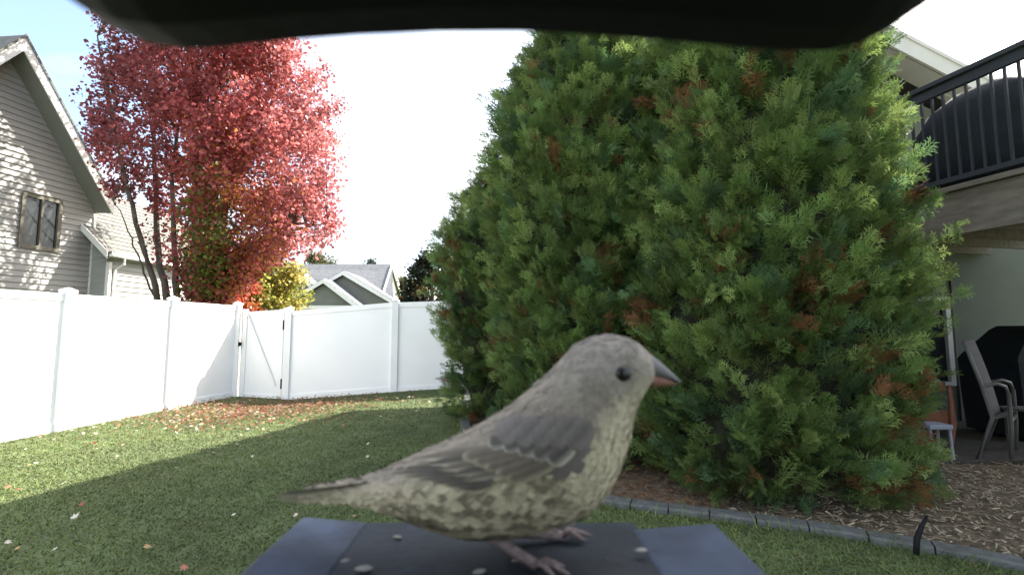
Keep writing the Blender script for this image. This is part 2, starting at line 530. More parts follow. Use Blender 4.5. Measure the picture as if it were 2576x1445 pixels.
# slatted bench end at the edge
sb = empty('slatted_table', (5.75, 5.25, 0), 'low grey slatted side table beside the curved chair leg', 'table')
for k in range(4):
    MB().box((5.72, 5.1 + k * .085, .50), (.5, .06, .02)).build('slat', M_chairmetal, sb)
for x in (5.55, 5.9):
    for y in (5.08, 5.37):
        MB().box((x, y, .27), (.03, .03, .44)).build('leg', M_chairmetal, sb)

oc = empty('wooden_chair', (4.5, 5.2, 0), 'orange brown wooden chair mostly hidden behind the right edge of the evergreen', 'chair')
op = [at(2388, 968, 5.16), at(2392, 1010, 5.15), at(2397, 1065, 5.14), at(2393, 1110, 5.14), at(2386, 1150, 5.13)]
MB().tube(op, [.018, .026, .03, .022, .014], 8).build('leg', M_orange, oc, smooth=True)
MB().tube([p + Vector((-.42, .1, 0)) for p in op], [.018, .026, .03, .022, .014], 8).build('leg', M_orange, oc, smooth=True)
MB().box((op[2].x - .21, 5.2, op[2].z + .05), (.40, .05, .17)).build('apron', M_orange, oc)
MB().box((op[1].x - .21, 5.21, op[0].z - .02), (.40, .04, .1)).build('back_rail', M_orange, oc)
MB().box((op[3].x - .19, 5.38, .42), (.38, .36, .04)).build('seat', M_orange, oc)
ps = empty('plastic_stool', (4.45, 5.0, 0), 'small pale blue plastic stool in front of the orange chair leg', 'stool')
q = at(2362, 1068, 5.0)
MB().box((q.x - .08, 4.98, q.z), (.24, .2, .05)).build('seat', M_paleblue, ps, bevel=.012)
for dx in (.02, -.18):
    for dy in (-.07, .07):
        MB().beam((q.x + dx, 4.98 + dy, q.z - .025), (q.x + dx + .01, 4.98 + dy * 1.15, .02), .02, .02, (0, 1, 0)).build('leg', M_paleblue, ps)

# ------------------------------------------------------------------ left house
lh = empty('gabled_house', (-13.5, 12, 0), 'pale lap sided house with steep gable and lower wing behind the left fence', 'house')
SL = .20
XO, XW = -15.15, -15.68                      # outer fascia plane and wall plane: x = X + SL * y


def hp(X, y, z): return Vector((X + SL * y, y, z))


yp = 11.7
peak = at(60, 100, yp); zpk = peak.z
ye = 14.21; zen = at(285, 520, ye).z
pitch = (zpk - zen) / (ye - yp)
yl = 2 * yp - ye
NB = Vector((-7, .7, 0))
# core of the block behind the boards
wy0, wy1 = 9.4, 14.15
zw = lambda y: zpk - .22 - pitch * abs(y - yp)
MB().prism([hp(XW - .05, wy0, -.1), hp(XW - .05, wy1, -.1), hp(XW - .05, wy1, zw(wy1)), hp(XW - .05, yp, zw(yp)), hp(XW - .05, wy0, zw(wy0))], NB).build('wall', M_siding, lh)
# lap boards, one by one
wa, wb_, wz0, wz1 = 12.40, 13.24, 3.62, 4.98   # window opening along y, z
EXP = .165


def lap(ya0, yb0, ya1, yb1, z, h):
    """a board leaning out at its foot"""
    X = XW
    lo, hi = .034, .004
    v = [hp(X + lo, ya0, z), hp(X + lo, yb0, z), hp(X + hi, yb1, z + h), hp(X + hi, ya1, z + h),
         hp(X - .03, ya0, z), hp(X - .03, yb0, z), hp(X - .03, yb1, z + h), hp(X - .03, ya1, z + h)]
    return MB().add(v, [(0, 1, 2, 3), (4, 7, 6, 5), (0, 4, 5, 1), (3, 2, 6, 7), (0, 3, 7, 4), (1, 5, 6, 2)])


z = .3
while z < zw(yp) - .05:
    def lim(zz):
        d = (zpk - .22 - zz) / pitch
        return max(wy0, yp - d), min(wy1, yp + d)
    h = min(EXP, zw(yp) - .01 - z)
    a0, b0 = lim(z); a1, b1 = lim(z + h)
    if z + h > wz0 and z < wz1:
        lap(a0, wa, a1, wa, z, h).build('siding_board', M_siding, lh)
        if b1 > wb_: lap(wb_, b0, wb_, b1, z, h).build('siding_board', M_siding, lh)
    else:
        lap(a0, b0, a1, b1, z, h).build('siding_board', M_siding, lh)
    z += EXP
MB().box(hp(XW + .02, wy1 + .02, 2.4), (.06, .06, 4.8)).build('corner_trim', M_white, lh)
# window
wf = MB()
for (a, b, c, d) in ((wa - .05, wb_ + .05, wz1 - .03, wz1 + .06), (wa - .05, wb_ + .05, wz0 - .08, wz0 + .03), (wa - .05, wa + .04, wz0 + .03, wz1 - .03), (wb_ - .04, wb_ + .05, wz0 + .03, wz1 - .03), ((wa + wb_) / 2 - .025, (wa + wb_) / 2 + .025, wz0 + .03, wz1 - .03)):
    wf.box(hp(XW + .03, (a + b) / 2, (c + d) / 2), (.08, b - a, d - c), -math.atan(SL))
wfo = wf.build('window', mat('tan_window_frame', (.13, .12, .095), .6), lh)
for a, b in ((wa + .04, (wa + wb_) / 2 - .025), ((wa + wb_) / 2 + .025, wb_ - .04)):
    MB().box(hp(XW + .005, (a + b) / 2, (wz0 + wz1) / 2), (.012, b - a, wz1 - wz0 - .06), -math.atan(SL)).build('pane', M_pane, wfo)
# roof slabs, fascia and soffit boards on both slopes
for ya, yb in ((yp, ye), (yp, yl)):
    za, zb = zpk, zpk - pitch * abs(yb - yp)
    s_ = .03 * (1 if yb > ya else -1)
    MB().prism([hp(XO - .02, ya, za), hp(XO - .02, yb, zb), hp(XO - .02, yb + s_ * 2, zb + .13 - .04), hp(XO - .02, ya, za + .13)], NB + Vector((-.5, 0, 0))).build('roof', M_shingle, lh)
    n_ = Vector((0, pitch if yb > ya else -pitch, 1)).normalized()
    a, b = hp(XO, ya, za) - n_ * .10, hp(XO, yb, zb) - n_ * .10
    MB().prism([hp(XO, ya, za + .06), hp(XO, yb, zb + .06), hp(XO, yb, zb - .26), hp(XO, ya, za - .30)], (.035, 0, 0)).build('rake_fascia', M_white, lh)
    MB().prism([hp(XO + .03, ya, za + .16), hp(XO + .03, yb + s_, zb + .14), hp(XO + .03, yb + s_, zb + .05), hp(XO + .03, ya, za + .07)], (.03, 0, 0)).build('drip_edge', M_shingle, lh)
    MB().prism([hp(XO - .004, ya, za - .235), hp(XO - .004, yb, zb - .20), hp(XO - .004, yb, zb - .17), hp(XO - .004, ya, za - .205)], hp(XW - .06, 0, 0) - hp(XO - .004, 0, 0)).build('soffit', M_soffit, lh)
# lower wing with gutter
GX, GY0, GY1 = -12.33, 14.17, 19.0
eave = at(271, 633, 13.85)
ex, ez = eave.x, eave.z
SLg = .06


def gp_(x, y, z): return Vector((x + SLg * (y - 13.85), y, z))


MB().prism([gp_(GX, GY0, -.1), gp_(GX, GY0, ez - .05 + (ex - GX) * 0), gp_(-14.4, GY0, ez + 2.1), gp_(-14.4, GY0, -.1)], Vector((SLg * (GY1 - GY0), GY1 - GY0, 0))).build('wing_or_shade_wall', M_siding, lh)
z = .4
while z < ez - .2:
    v = []
    for y in (GY0 + .06, GY1):
        v += [gp_(GX + .036, y, z), gp_(GX + .006, y, z + EXP), gp_(GX - .02, y, z + EXP), gp_(GX - .02, y, z)]
    MB().add(v, [(0, 1, 2, 3), (7, 6, 5, 4), (0, 4, 5, 1), (1, 5, 6, 2), (2, 6, 7, 3), (3, 7, 4, 0)]).build('siding_board', M_siding, lh)
    z += EXP
MB().box(gp_(GX + .02, GY0 + .03, 1.7), (.10, .10, 3.4)).build('corner_trim', M_white, lh)
# shingle courses of the wing's roof: each course is a strip lapped over the one below
nC = 16
rx = 2.45
for k in range(nC):
    t0, t1 = k / nC, (k + 1) / nC + .004
    xa, za = ex - rx * t0, ez + rx * t0
    xb, zb = ex - rx * t1, ez + rx * t1
    lift = Vector((.5, 0, .5)) * .045
    A = [gp_(xa, 13.85, za) + lift, gp_(xb, 13.85, zb) + lift * .35, gp_(xb, 13.85, zb) - lift * 1.2, gp_(xa, 13.85, za) - lift * 1.2]
    MB().prism(A, Vector((SLg * 5.6, 5.6, 0))).build('shingle_course', M_shingle, lh)
MB().prism([gp_(ex + .01, 13.82, ez + .02), gp_(ex - rx, 13.82, ez + rx + .02), gp_(ex - rx, 13.82, ez + rx - .2), gp_(ex + .01, 13.82, ez - .2)], (0, .028, 0)).build('rake_fascia', M_white, lh)
MB().prism([gp_(ex + .03, 13.87, ez - .13), gp_(ex + .12, 13.87, ez - .11), gp_(ex + .12, 13.87, ez), gp_(ex + .105, 13.87, ez), gp_(ex + .10, 13.87, ez - .05), gp_(ex + .03, 13.87, ez - .06)], Vector((SLg * 5.5, 5.5, 0))).build('gutter', M_white, lh)
MB().prism([gp_(ex + .0, 13.89, ez - .16), gp_(GX - .02, 13.89, ez - .16), gp_(GX - .02, 13.89, ez - .14), gp_(ex, 13.89, ez - .14)], Vector((SLg * 5.4, 5.4, 0))).build('soffit', M_soffit, lh)
MB().tube([gp_(ex + .07, 14.35, ez - .12), gp_(ex + .07, 14.35, ez - .30), gp_(GX + .07, 14.35, ez - .48), gp_(GX + .07, 14.35, .2)], .04, 8).build('downspout', M_white, lh)

# ------------------------------------------------------------------ white fences and gate
def fence_x(y): return -6.975 + .1313 * y


def fence(name, label, pts, tops, posts):
    """panels between consecutive ground points"""
    e = empty(name, pts[0], label, 'fence')
    for i in range(len(pts) - 1):
        a, b = Vector(pts[i]), Vector(pts[i + 1])
        d = (b - a); d.z = 0; d = d.normalized()
        a2, b2 = a + d * .05, b - d * .05
        ta, tb = tops[i], tops[i + 1]
        n = Vector((-d.y, d.x, 0))
        def slab(z0a, z1a, z0b, z1b, th):
            p = [Vector((a2.x, a2.y, z0a)), Vector((b2.x, b2.y, z0b)), Vector((b2.x, b2.y, z1b)), Vector((a2.x, a2.y, z1a))]
            return MB().prism([q - n * th / 2 for q in p], n * th)
        slab(a.z + .10, ta - .10, b.z + .10, tb - .10, .022).build('panel', M_vinyl, e)
        slab(ta - .10, ta, tb - .10, tb, .05).build('top_rail', M_vinyl, e)
        slab(a.z - .05, a.z + .10, b.z - .05, b.z + .10, .05).build('bottom_rail', M_vinyl, e)
    for p, t in posts:
        p = Vector(p); h = t - p.z + .1
        MB().box((p.x, p.y, p.z - .1 + (h + .0) / 2), (.127, .127, h), R(8)).build('post', M_vinyl, e)
        c = MB()
        Rz = Matrix.Rotation(R(8), 4, 'Z')
        c.loft([[Rz @ Vector((x * s_, y * s_, zz)) + Vector((p.x, p.y, t)) for x, y in ((-1, -1), (1, -1), (1, 1), (-1, 1))] for s_, zz in ((.074, 0), (.074, .03), (.012, .068))])
        c.build('post_cap', M_vinyl, e)
    return e


ys = [1.4, 3.05, 4.75, 6.46, 8.17, 9.75]
lp = [(fence_x(y), y, 0.0) for y in ys]
lt = [1.85] * len(ys)
fence('side_fence', 'long white vinyl fence in bright sun along the left edge of the lawn', lp, lt, [(p, 1.87) for p in lp])
gl = lp[-1]
gpost = at(718, 1004, 9.78)
p2 = at(990, 984, 9.79); p3 = Vector((-.55, 9.83, .16)); p4 = Vector((1.2, 9.87, .17))
t1 = at(735, 782, 9.78).z; t2 = at(990, 760, 9.79).z; t3 = at(1110, 755, 9.82).z
fence('back_fence', 'shaded white vinyl fence between the gate and the tall evergreens', [gpost, p2, p3, p4], [t1, t2, t3 + .01, t3 + .02], [(gpost, t1 + .02), (p2, t2 + .02), (p3, t3 + .03), (p4, t3 + .03)])
# gate between corner post and hinge post
ga = empty('gate', (-5.1, 9.78, 0), 'white vinyl gate with a diagonal brace in the fence corner', 'gate')
g0 = Vector((gl[0] + .10, 9.80, -.02)); g1 = Vector((gpost.x - .10, 9.79, -.09))
top = 1.78
dgate = (g1 - g0); dgate.z = 0; dgate.normalize()
MB().prism([g0 + Vector((.09, -.012, .08)), g1 + Vector((-.09, -.012, .08)), Vector((g1.x - .09, g1.y - .012, top - .08)), Vector((g0.x + .09, g0.y - .012, top - .08))], (0, .02, 0)).build('panel', M_vinyl, ga)
for q in (g0, g1):
    sx = .045 if q is g0 else -.045
    MB().box((q.x + sx, q.y - .005, (top + q.z) / 2), (.09, .055, top - q.z)).build('stile', M_vinyl, ga)
MB().beam(g0 + Vector((.092, -.005, top - .08)), Vector((g1.x - .092, g1.y - .005, top - .06)), .05, .09).build('top_rail', M_vinyl, ga)
MB().beam(g0 + Vector((.092, -.005, .03)), g1 + Vector((-.092, -.005, .05)), .05, .11).build('bottom_rail', M_vinyl, ga)
MB().beam(Vector((g0.x + .10, g0.y - .024, top - .10)), Vector((g1.x - .10, g1.y - .024, .2)), .022, .05, (0, -1, 0)).build('brace', M_white, ga)
MB().box((g0.x - .012, g0.y - .075, 1.06), (.05, .04, .09)).build('latch', M_black, ga)
for zz in (1.45, .25):
    MB().box((g1.x + .015, g1.y - .042, zz), (.035, .02, .2)).build('hinge', M_black, ga)

# ------------------------------------------------------------------ grass, chips
def blades(n, x0, x1, y0, y1, hmin, hmax, w, keep, colf):
    x = rng.uniform(x0, x1, n); y = rng.uniform(y0, y1, n)
    k = keep(x, y); x, y = x[k], y[k]; n = len(x)
    h = rng.uniform(hmin, hmax, n); a = rng.uniform(0, 2 * np.pi, n); le = rng.uniform(.5, 2.2, n) * h; b = rng.uniform(0, 2 * np.pi, n)
    ww = w * rng.uniform(.6, 1.3, n)
    z = gz(x, y) - .004
    P = np.stack([x, y, z], 1); s = np.stack([np.cos(a) * ww / 2, np.sin(a) * ww / 2, 0 * a], 1)
    mid = P + np.stack([np.cos(b) * le * .3, np.sin(b) * le * .3, h * .6], 1)
    tip = P + np.stack([np.cos(b) * le, np.sin(b) * le, h], 1)
    V = np.stack([P - s, P + s, mid + s * .7, mid - s * .7, tip], 1).reshape(-1, 3)
    o = np.arange(n)[:, None] * 5
    T = np.concatenate([o + [0, 1, 2], o + [0, 2, 3], o + [3, 2, 4]], 0)
    c = colf(x, y, n)
    return V, T, np.repeat(c, 5, 0)


def lawn_col(x, y, n):
    t = rng.random((n, 1))
    c = np.array([.076, .110, .030]) * (1 - t) + np.array([.138, .175, .05]) * t
    p = .5 + .5 * np.sin(x * 2.1 + np.sin(y * 1.7) * 1.5) * np.sin(y * 1.9 + x * .6)
    c = c * (.75 + .4 * p[:, None])
    dry = rng.random(n) < .08
    c[dry] = np.array([.2, .18, .09]) * rng.uniform(.6, 1.1, (dry.sum(), 1))
    return c


def keep(x, y):
    inside = (x > fence_x(y) + .03) & (y < 9.74) & (bed_side(x, y) < -.07)
    vis = np.abs(x) < y * 1.25 + .4
    dens = rng.random(len(x)) < np.clip(4.2 / y, .25, 1) ** 1.3
    return inside & vis & dens


V, T, c = blades(380000, -6.6, 3.6, 2.0, 9.8, .012, .032, .0085, keep, lawn_col)
tag(link('grass', npmesh('grass', V, T, M_grass, c)), 'short mown green grass blades across the lawn', 'grass', kind='stuff')

# longer tufts along the edging
def keep2(x, y):
    d = bed_side(x, y)
    return (d < -.06) & (d > -.16) & (y < 9)


V, T, c = blades(26000, -1.2, 4.5, 1.9, 9, .05, .11, .007, keep2, lawn_col)
tag(link('edge_grass', npmesh('edge_grass', V, T, M_grass, c)), 'longer grass left standing along the concrete edging', 'grass', kind='stuff')

# wood chips and dropped needles
n = 34000
x = rng.uniform(-.8, 6.5, n); y = rng.uniform(1.5, 7, n)
k = (bed_side(x, y) > .05) & ~((x > 4.4) & (y > 4.95)); x, y = x[k], y[k]; n = len(x)
a = rng.uniform(0, 2 * np.pi, n); L = rng.uniform(.008, .03, n); w = rng.uniform(.003, .007, n)
tl = rng.uniform(-.35, .35, n)
z = gz(x, y) + .024 + rng.uniform(0, .018, n)
ux = np.stack([np.cos(a) * L, np.sin(a) * L, tl * L], 1); vx = np.stack([-np.sin(a) * w, np.cos(a) * w, rng.uniform(-.5, .5, n) * w], 1)
P = np.stack([x, y, z], 1)
V = np.stack([P - ux - vx, P + ux - vx * .7, P + ux * 1.1 + vx * .5, P - ux * .9 + vx], 1).reshape(-1, 3)
T = (np.arange(n)[:, None] * 4 + [0, 1, 2, 3])
t = rng.random((n, 1))
c = np.array([.15, .115, .07]) * (1 - t) + np.array([.42, .36, .25]) * t
br = (x < 1.6)
c[br] = (np.array([.12, .05, .025]) * (1 - t) + np.array([.2, .11, .05]) * t)[br]
tag(link('wood_chips', npmesh('wood_chips', V, T, M_chip, np.repeat(c, 4, 0))), 'brown wood chip mulch and dropped needles in the bed', 'mulch', kind='stuff')

# ------------------------------------------------------------------ evergreens (arborvitae)
def spray_shape(seed):
    """a flat fan of scaly branchlets, unit length, in the xz plane"""
    r = np.random.default_rng(seed)
    V, T = [], []

    def rib(a, b, w0, w1):
        a, b = np.array(a, float), np.array(b, float); d = b - a; d /= np.linalg.norm(d)
        s = np.array([-d[2], 0, d[0]])
        i = len(V)
        m = a + (b - a) * .55
        V.extend([a, m + s * w0, b, m - s * w0])
        T.extend([(i, i + 1, i + 2), (i, i + 2, i + 3)])
    rib((0, 0, 0), (0, 0, 1), .026, .02)
    nn = 6
    for k in range(nn):
        for sg in (-1, 1):
            t = .05 + .80 * k / nn + r.uniform(-.04, .04)
            ln = (.66 - .42 * t) * r.uniform(.75, 1.2)
            an = R(r.uniform(30, 52))
            p = np.array([0, 0, t]); y = r.uniform(-.12, .12)
            q = p + ln * np.array([sg * math.sin(an), y, math.cos(an)])
            rib(p, q, .026, .02)
            if k < 5:
                for f, s2 in ((.3, 1), (.5, -1), (.7, 1)):
                    m = p + (q - p) * f
                    a2 = sg * an + s2 * sg * R(34)
                    rib(m, m + ln * r.uniform(.3, .42) * np.array([math.sin(a2), y, math.cos(a2)]), .02, .02)
    V = np.array(V); V[:, 1] += .10 * V[:, 0] ** 2 - .12 * V[:, 2] ** 2
    return V, np.array(T)


SPR = [spray_shape(k) for k in range(5)]


def unit(a): return a / np.maximum(np.linalg.norm(a, axis=1, keepdims=True), 1e-9)


def arborvitae(label, base, prof, seed, dens=1.0):
    r = np.random.default_rng(seed)
    bx, by = base; bz = float(gz(bx, by))
    root = empty('arborvitae', (bx, by, bz), label, 'evergreen tree', 'arborvitae hedge row')
    zs = np.array([p[0] for p in prof]); rs = np.array([p[1] for p in prof])
    H = zs[-1]
    tk = MB().tube([(bx, by, bz - .1), (bx, by, bz + .4 * H), (bx, by, bz + .95 * H)], [.11, .08, .01], 9)
    tk.build('trunk', M_bark, root, smooth=True)
    bump = lambda th, z: 1 + .07 * np.sin(3 * th + z * 1.3 + seed) + .05 * np.sin(7 * th - 2.1 * z + seed * 2)
    # dim mass of dead inner twigs
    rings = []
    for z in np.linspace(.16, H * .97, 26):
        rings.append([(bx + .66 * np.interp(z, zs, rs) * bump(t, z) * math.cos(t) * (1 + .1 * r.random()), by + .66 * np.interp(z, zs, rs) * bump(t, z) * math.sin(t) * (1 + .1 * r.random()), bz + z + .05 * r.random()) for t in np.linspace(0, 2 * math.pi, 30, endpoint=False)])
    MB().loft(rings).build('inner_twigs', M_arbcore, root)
    # plumes
    area = 2 * np.pi * float(np.sum((rs[1:] + rs[:-1]) * np.diff(zs) / 2))
    n = int(area * dens * 100)
    z = r.uniform(.10, H, n)
    z = z[r.random(n) < np.interp(z, zs, rs) / rs.max()]
    n = len(z); th = r.uniform(0, 2 * np.pi, n)
    outw = np.stack([np.cos(th), np.sin(th), 0 * th], 1)
    tocam = unit(np.array([[-bx, -by, 0]]))
    face = outw @ tocam[0]
    k = (face > -.12) | (r.random(n) < .14)
    z, th, outw = z[k], th[k], outw[k]; n = len(z)
    rad = np.interp(z, zs, rs) * bump(th, z)
    dp = r.uniform(.62, .84, n)
    A = np.stack([bx + outw[:, 0] * rad * dp, by + outw[:, 1] * rad * dp, bz + z - .10], 1)
    up = np.array([0, 0, 1.])
    D = unit(outw * r.uniform(.45, .95, (n, 1)) + up * r.uniform(.35, 1.0, (n, 1)) + r.normal(0, .22, (n, 3)))
    D[z < .5] = unit(D[z < .5] + outw[z < .5] * .5 - up * .35)
    Lp = r.uniform(.18, .34, n) * np.clip(.55 + rad * .5, .6, 1.1)
    brown = r.random(n) < np.where(z < 2.2, .06, .016)
    tone = r.uniform(.6, 1.3, n)
    hue = r.random(n)
    ns = 9
    tt = np.tile(np.linspace(.08, 1, ns), n) + r.uniform(-.04, .04, n * ns)
    pi = np.repeat(np.arange(n), ns)
    pos = A[pi] + D[pi] * (tt * Lp[pi])[:, None] + r.normal(0, .026, (n * ns, 3))
    sd = unit(D[pi] + r.normal(0, .34, (n * ns, 3)) + outw[pi] * .15 + up * .25)
    ref = unit(outw[pi] + r.normal(0, .45, (n * ns, 3)))
    X = unit(np.cross(sd, ref)); Yv = np.cross(sd, X)
    size = r.uniform(.115, .21, n * ns) * (1.1 - .3 * tt)
    base_c = np.where(hue[pi][:, None] < .5, np.array([.128, .198, .058]), np.array([.195, .26, .08]))
    base_c = np.where(hue[pi][:, None] > .85, np.array([.085, .15, .066]), base_c)
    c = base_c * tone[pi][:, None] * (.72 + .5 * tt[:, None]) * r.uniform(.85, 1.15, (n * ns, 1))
    bm = brown[pi] | (r.random(n * ns) < .006)
    bc = np.array([.22, .105, .045]) * r.uniform(.5, 1.15, (n * ns, 1))
    c = np.where(bm[:, None], bc, c)
    Vs, Ts, Cs, off = [], [], [], 0
    which = r.integers(0, len(SPR), n * ns)
    for w_i, (sv, st) in enumerate(SPR):
        m = which == w_i; q = m.sum()
        if not q: continue
        P = pos[m][:, None, :] + size[m][:, None, None] * (sv[None, :, 0:1] * X[m][:, None, :] + sv[None, :, 1:2] * Yv[m][:, None, :] + sv[None, :, 2:3] * sd[m][:, None, :])
        nv = len(sv)
        T_ = st[None] + (np.arange(q) * nv)[:, None, None] + off
        Vs.append(P.reshape(-1, 3)); Ts.append(T_.reshape(-1, 3)); Cs.append(np.repeat(c[m], nv, 0)); off += q * nv
    V = np.concatenate(Vs); V[:, 2] = np.maximum(V[:, 2], gz(V[:, 0], V[:, 1]) + .02)
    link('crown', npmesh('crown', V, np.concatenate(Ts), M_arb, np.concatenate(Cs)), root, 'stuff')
    print('arborvitae tris', sum(len(t) for t in Ts))


arborvitae('nearest and widest arborvitae evergreen, behind the bird on the right', (2.32, 4.4), [(0, .78), (.3, .98), (.9, 1.14), (1.8, 1.2), (2.7, 1.15), (3.6, 1.02), (4.4, .90), (5.4, .56), (6.6, .06)], 3, 1.0)
arborvitae('middle arborvitae evergreen of the row, directly behind the head of the bird', (.85, 5.5), [(0, .75), (.4, .95), (1.2, 1.06), (2.4, 1.2), (3.4, 1.2), (4.0, .92), (4.6, .62), (5.3, .32), (6.0, .05)], 11, .95)
arborvitae('farthest and shortest arborvitae evergreen, beside the white back fence', (-.08, 7.2), [(0, .66), (.4, .84), (1.0, .95), (1.9, 1.18), (2.6, 1.16), (3.1, .84), (3.5, .52), (3.9, .06)], 23, .62)


# ------------------------------------------------------------------ leafy trees
def leaves_mesh(P, size, c, r, flat=.0):
    n = len(P)
    d = unit(r.normal(0, 1, (n, 3)) * np.array([1, 1, .8]) + np.array([0, 0, -flat]))
    e = unit(np.cross(d, r.normal(0, 1, (n, 3))))
    f = np.cross(d, e)
    s = (size * r.uniform(.6, 1.25, n))[:, None]
    V = np.stack([P, P + d * s * .5 + e * s * .46 + f * s * .08, P + d * s * 1.05, P + d * s * .5 - e * s * .46 + f * s * .08], 1).reshape(-1, 3)
    T = np.arange(n)[:, None] * 4
    return V, np.concatenate([T + [0, 1, 2], T + [0, 2, 3]]), np.repeat(c, 4, 0)


def maple():
    r = np.random.default_rng(5)
    Y0 = 11.6
    b = Vector((-8.1, Y0, 0))
    root = empty('maple_tree', b, 'large red maple in autumn colour with several trunks behind the left fence', 'tree')
    # outline of the crown as (v, left u, right u)
    prof = [(-120, 330, 600), (0, 250, 700), (60, 222, 745), (130, 240, 770), (200, 225, 800), (300, 222, 845), (380, 218, 850), (450, 270, 842), (520, 285, 850), (570, 300, 868), (615, 345, 800), (645, 390, 740), (675, 420, 640), (720, 480, 600), (760, 490, 560)]
    pv = [p[0] for p in prof]; pl = [p[1] for p in prof]; pr = [p[2] for p in prof]
    stems = [([(405, 775), (385, 700), (345, 560), (300, 380), (262, 200), (245, 90)], .085, -.3), ([(425, 775), (400, 640), (385, 420), (390, 200), (400, 20)], .10, .2),
             ([(445, 775), (440, 640), (432, 430), (470, 220), (500, 0)], .09, -.1), ([(495, 780), (490, 640), (500, 420), (560, 180), (590, -60)], .15, 0),
             ([(505, 780), (520, 650), (570, 520), (650, 350), (720, 160)], .12, .3), ([(512, 780), (560, 690), (640, 610), (740, 560), (850, 565)], .08, -.2),
             ([(500, 780), (510, 640), (540, 450), (640, 240), (690, 40)], .10, .5), ([(402, 775), (370, 705), (345, 640), (315, 560), (285, 500)], .03, -.6)]
    SP_ = []
    for k, (pp, rad, dy) in enumerate(stems):
        pts = [at(u, v, Y0 + dy * (1 + i) * .45) for i, (u, v) in enumerate(pp)]
        low = Vector((b.x + (pts[0].x - b.x) * .75, Y0, 0))
        pts = [low] + pts
        # resample with a little wander
        sm_ = []
        for i in range(len(pts) - 1):
            for j in range(4):
                q = pts[i].lerp(pts[i + 1], j / 4) + Vector(r.normal(0, .018, 3)) * (1 if (i + j) else 0)
                sm_.append(q)
        sm_.append(pts[-1])
        m = len(sm_)
        MB().tube(sm_, [rad * (1 - .88 * i / (m - 1)) + .004 for i in range(m)], 8).build('trunk' if rad >= .08 else 'limb', M_bark, root, smooth=True)
        SP_ += sm_[5:]
    SPa = np.array([tuple(p) for p in SP_])
    # clusters of twigs and leaves
    cl = []
    while len(cl) < 980:
        v = r.uniform(-120, 760); lo, hi = np.interp(v, pv, pl), np.interp(v, pv, pr)
        hi += 26 * math.sin(v * .075) - 8; lo += 12 * math.sin(v * .06 + 1)
        u = r.uniform(lo + 8, hi - 8)
        half = (hi - lo) / 2 / F * Y0; t = (u - (lo + hi) / 2) / ((hi - lo) / 2)
        dmax = min(half, 2.1) * math.sqrt(max(0, 1 - t * t))
        y = Y0 + r.uniform(-1, 1) * dmax
        if y < 9.95 and v > 600: continue
        # thin spots on the left half
        g = math.sin(u * .031 + 1) * math.sin(v * .027 + u * .01)
        leftness = sstep(520, 330, np.array(u)) if False else float(np.clip((500 - u) / 170, 0, 1))
        if leftness > 0 and r.random() < leftness * (.12 + .5 * (g > .3)): continue
        if 335 < u < 480 and 330 < v < 640 and r.random() < .5: continue
        if u < 480 and v > 560 and r.random() < .72: continue
        if u < 370 and v > 500: continue
        cl.append((u, v, y))
    P, C, tw = [], [], MB()
    for u, v, y in cl:
        c0 = at(u, v, y); c0.y = y
        ca = np.array(tuple(c0))
        j = np.argmin(((SPa - ca) * [1, 1, 1.3] * [1, 1, 1] + np.array([0, 0, .5])).__pow__(2).sum(1))
        s0 = SPa[j]
        dirv = ca - s0
        if np.linalg.norm(dirv) < 4.0:
            mid = s0 + dirv * .5 + np.array([0, 0, -.06 * np.linalg.norm(dirv)])
            tw.tube([tuple(s0), tuple(mid), tuple(ca)], [.014, .009, .003], 4)
        ax = unit((dirv + np.array([0, 0, .6]))[None])[0]
        q = int(r.uniform(60, 120) * (.85 if u < 430 else 1.1))
        g_ = np.clip(r.normal(0, 1, (q, 3)), -1.7, 1.7) * .145 + ax * np.clip(r.normal(0, .2, (q, 1)), -.32, .32)
        P.append(ca + g_)
        # the leaf colour: crimson, with orange and green low in the middle
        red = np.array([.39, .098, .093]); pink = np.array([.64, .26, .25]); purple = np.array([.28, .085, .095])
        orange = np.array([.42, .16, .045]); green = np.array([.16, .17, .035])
        w_shade = np.clip((470 - u) / 200, 0, 1); w_sun = np.clip((u - 600) / 200, 0, 1)
        base = red * (1 - .75 * w_shade) + purple * (.75 * w_shade)  # backlit shade of the left side painted in as a darker red
        base = base * (1 - .6 * w_sun) + pink * (.6 * w_sun)  # sunlight on the right side painted in as a brighter red
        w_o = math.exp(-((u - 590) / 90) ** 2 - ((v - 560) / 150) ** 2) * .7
        w_g = math.exp(-((u - 525) / 48) ** 2 - ((v - 620) / 130) ** 2)
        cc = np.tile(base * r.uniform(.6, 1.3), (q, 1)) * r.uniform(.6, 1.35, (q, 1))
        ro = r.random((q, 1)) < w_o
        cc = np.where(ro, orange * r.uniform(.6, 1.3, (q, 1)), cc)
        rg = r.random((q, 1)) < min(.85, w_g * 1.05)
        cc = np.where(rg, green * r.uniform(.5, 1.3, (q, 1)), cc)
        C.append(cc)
    P = np.concatenate(P); C = np.concatenate(C)
    tw.build('twigs', M_bark, root, kind='stuff')
    # a sparse scatter of leaves on the outer twigs
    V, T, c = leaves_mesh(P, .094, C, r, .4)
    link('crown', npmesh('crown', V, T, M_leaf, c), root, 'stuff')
    print('maple leaves', len(P))


maple()


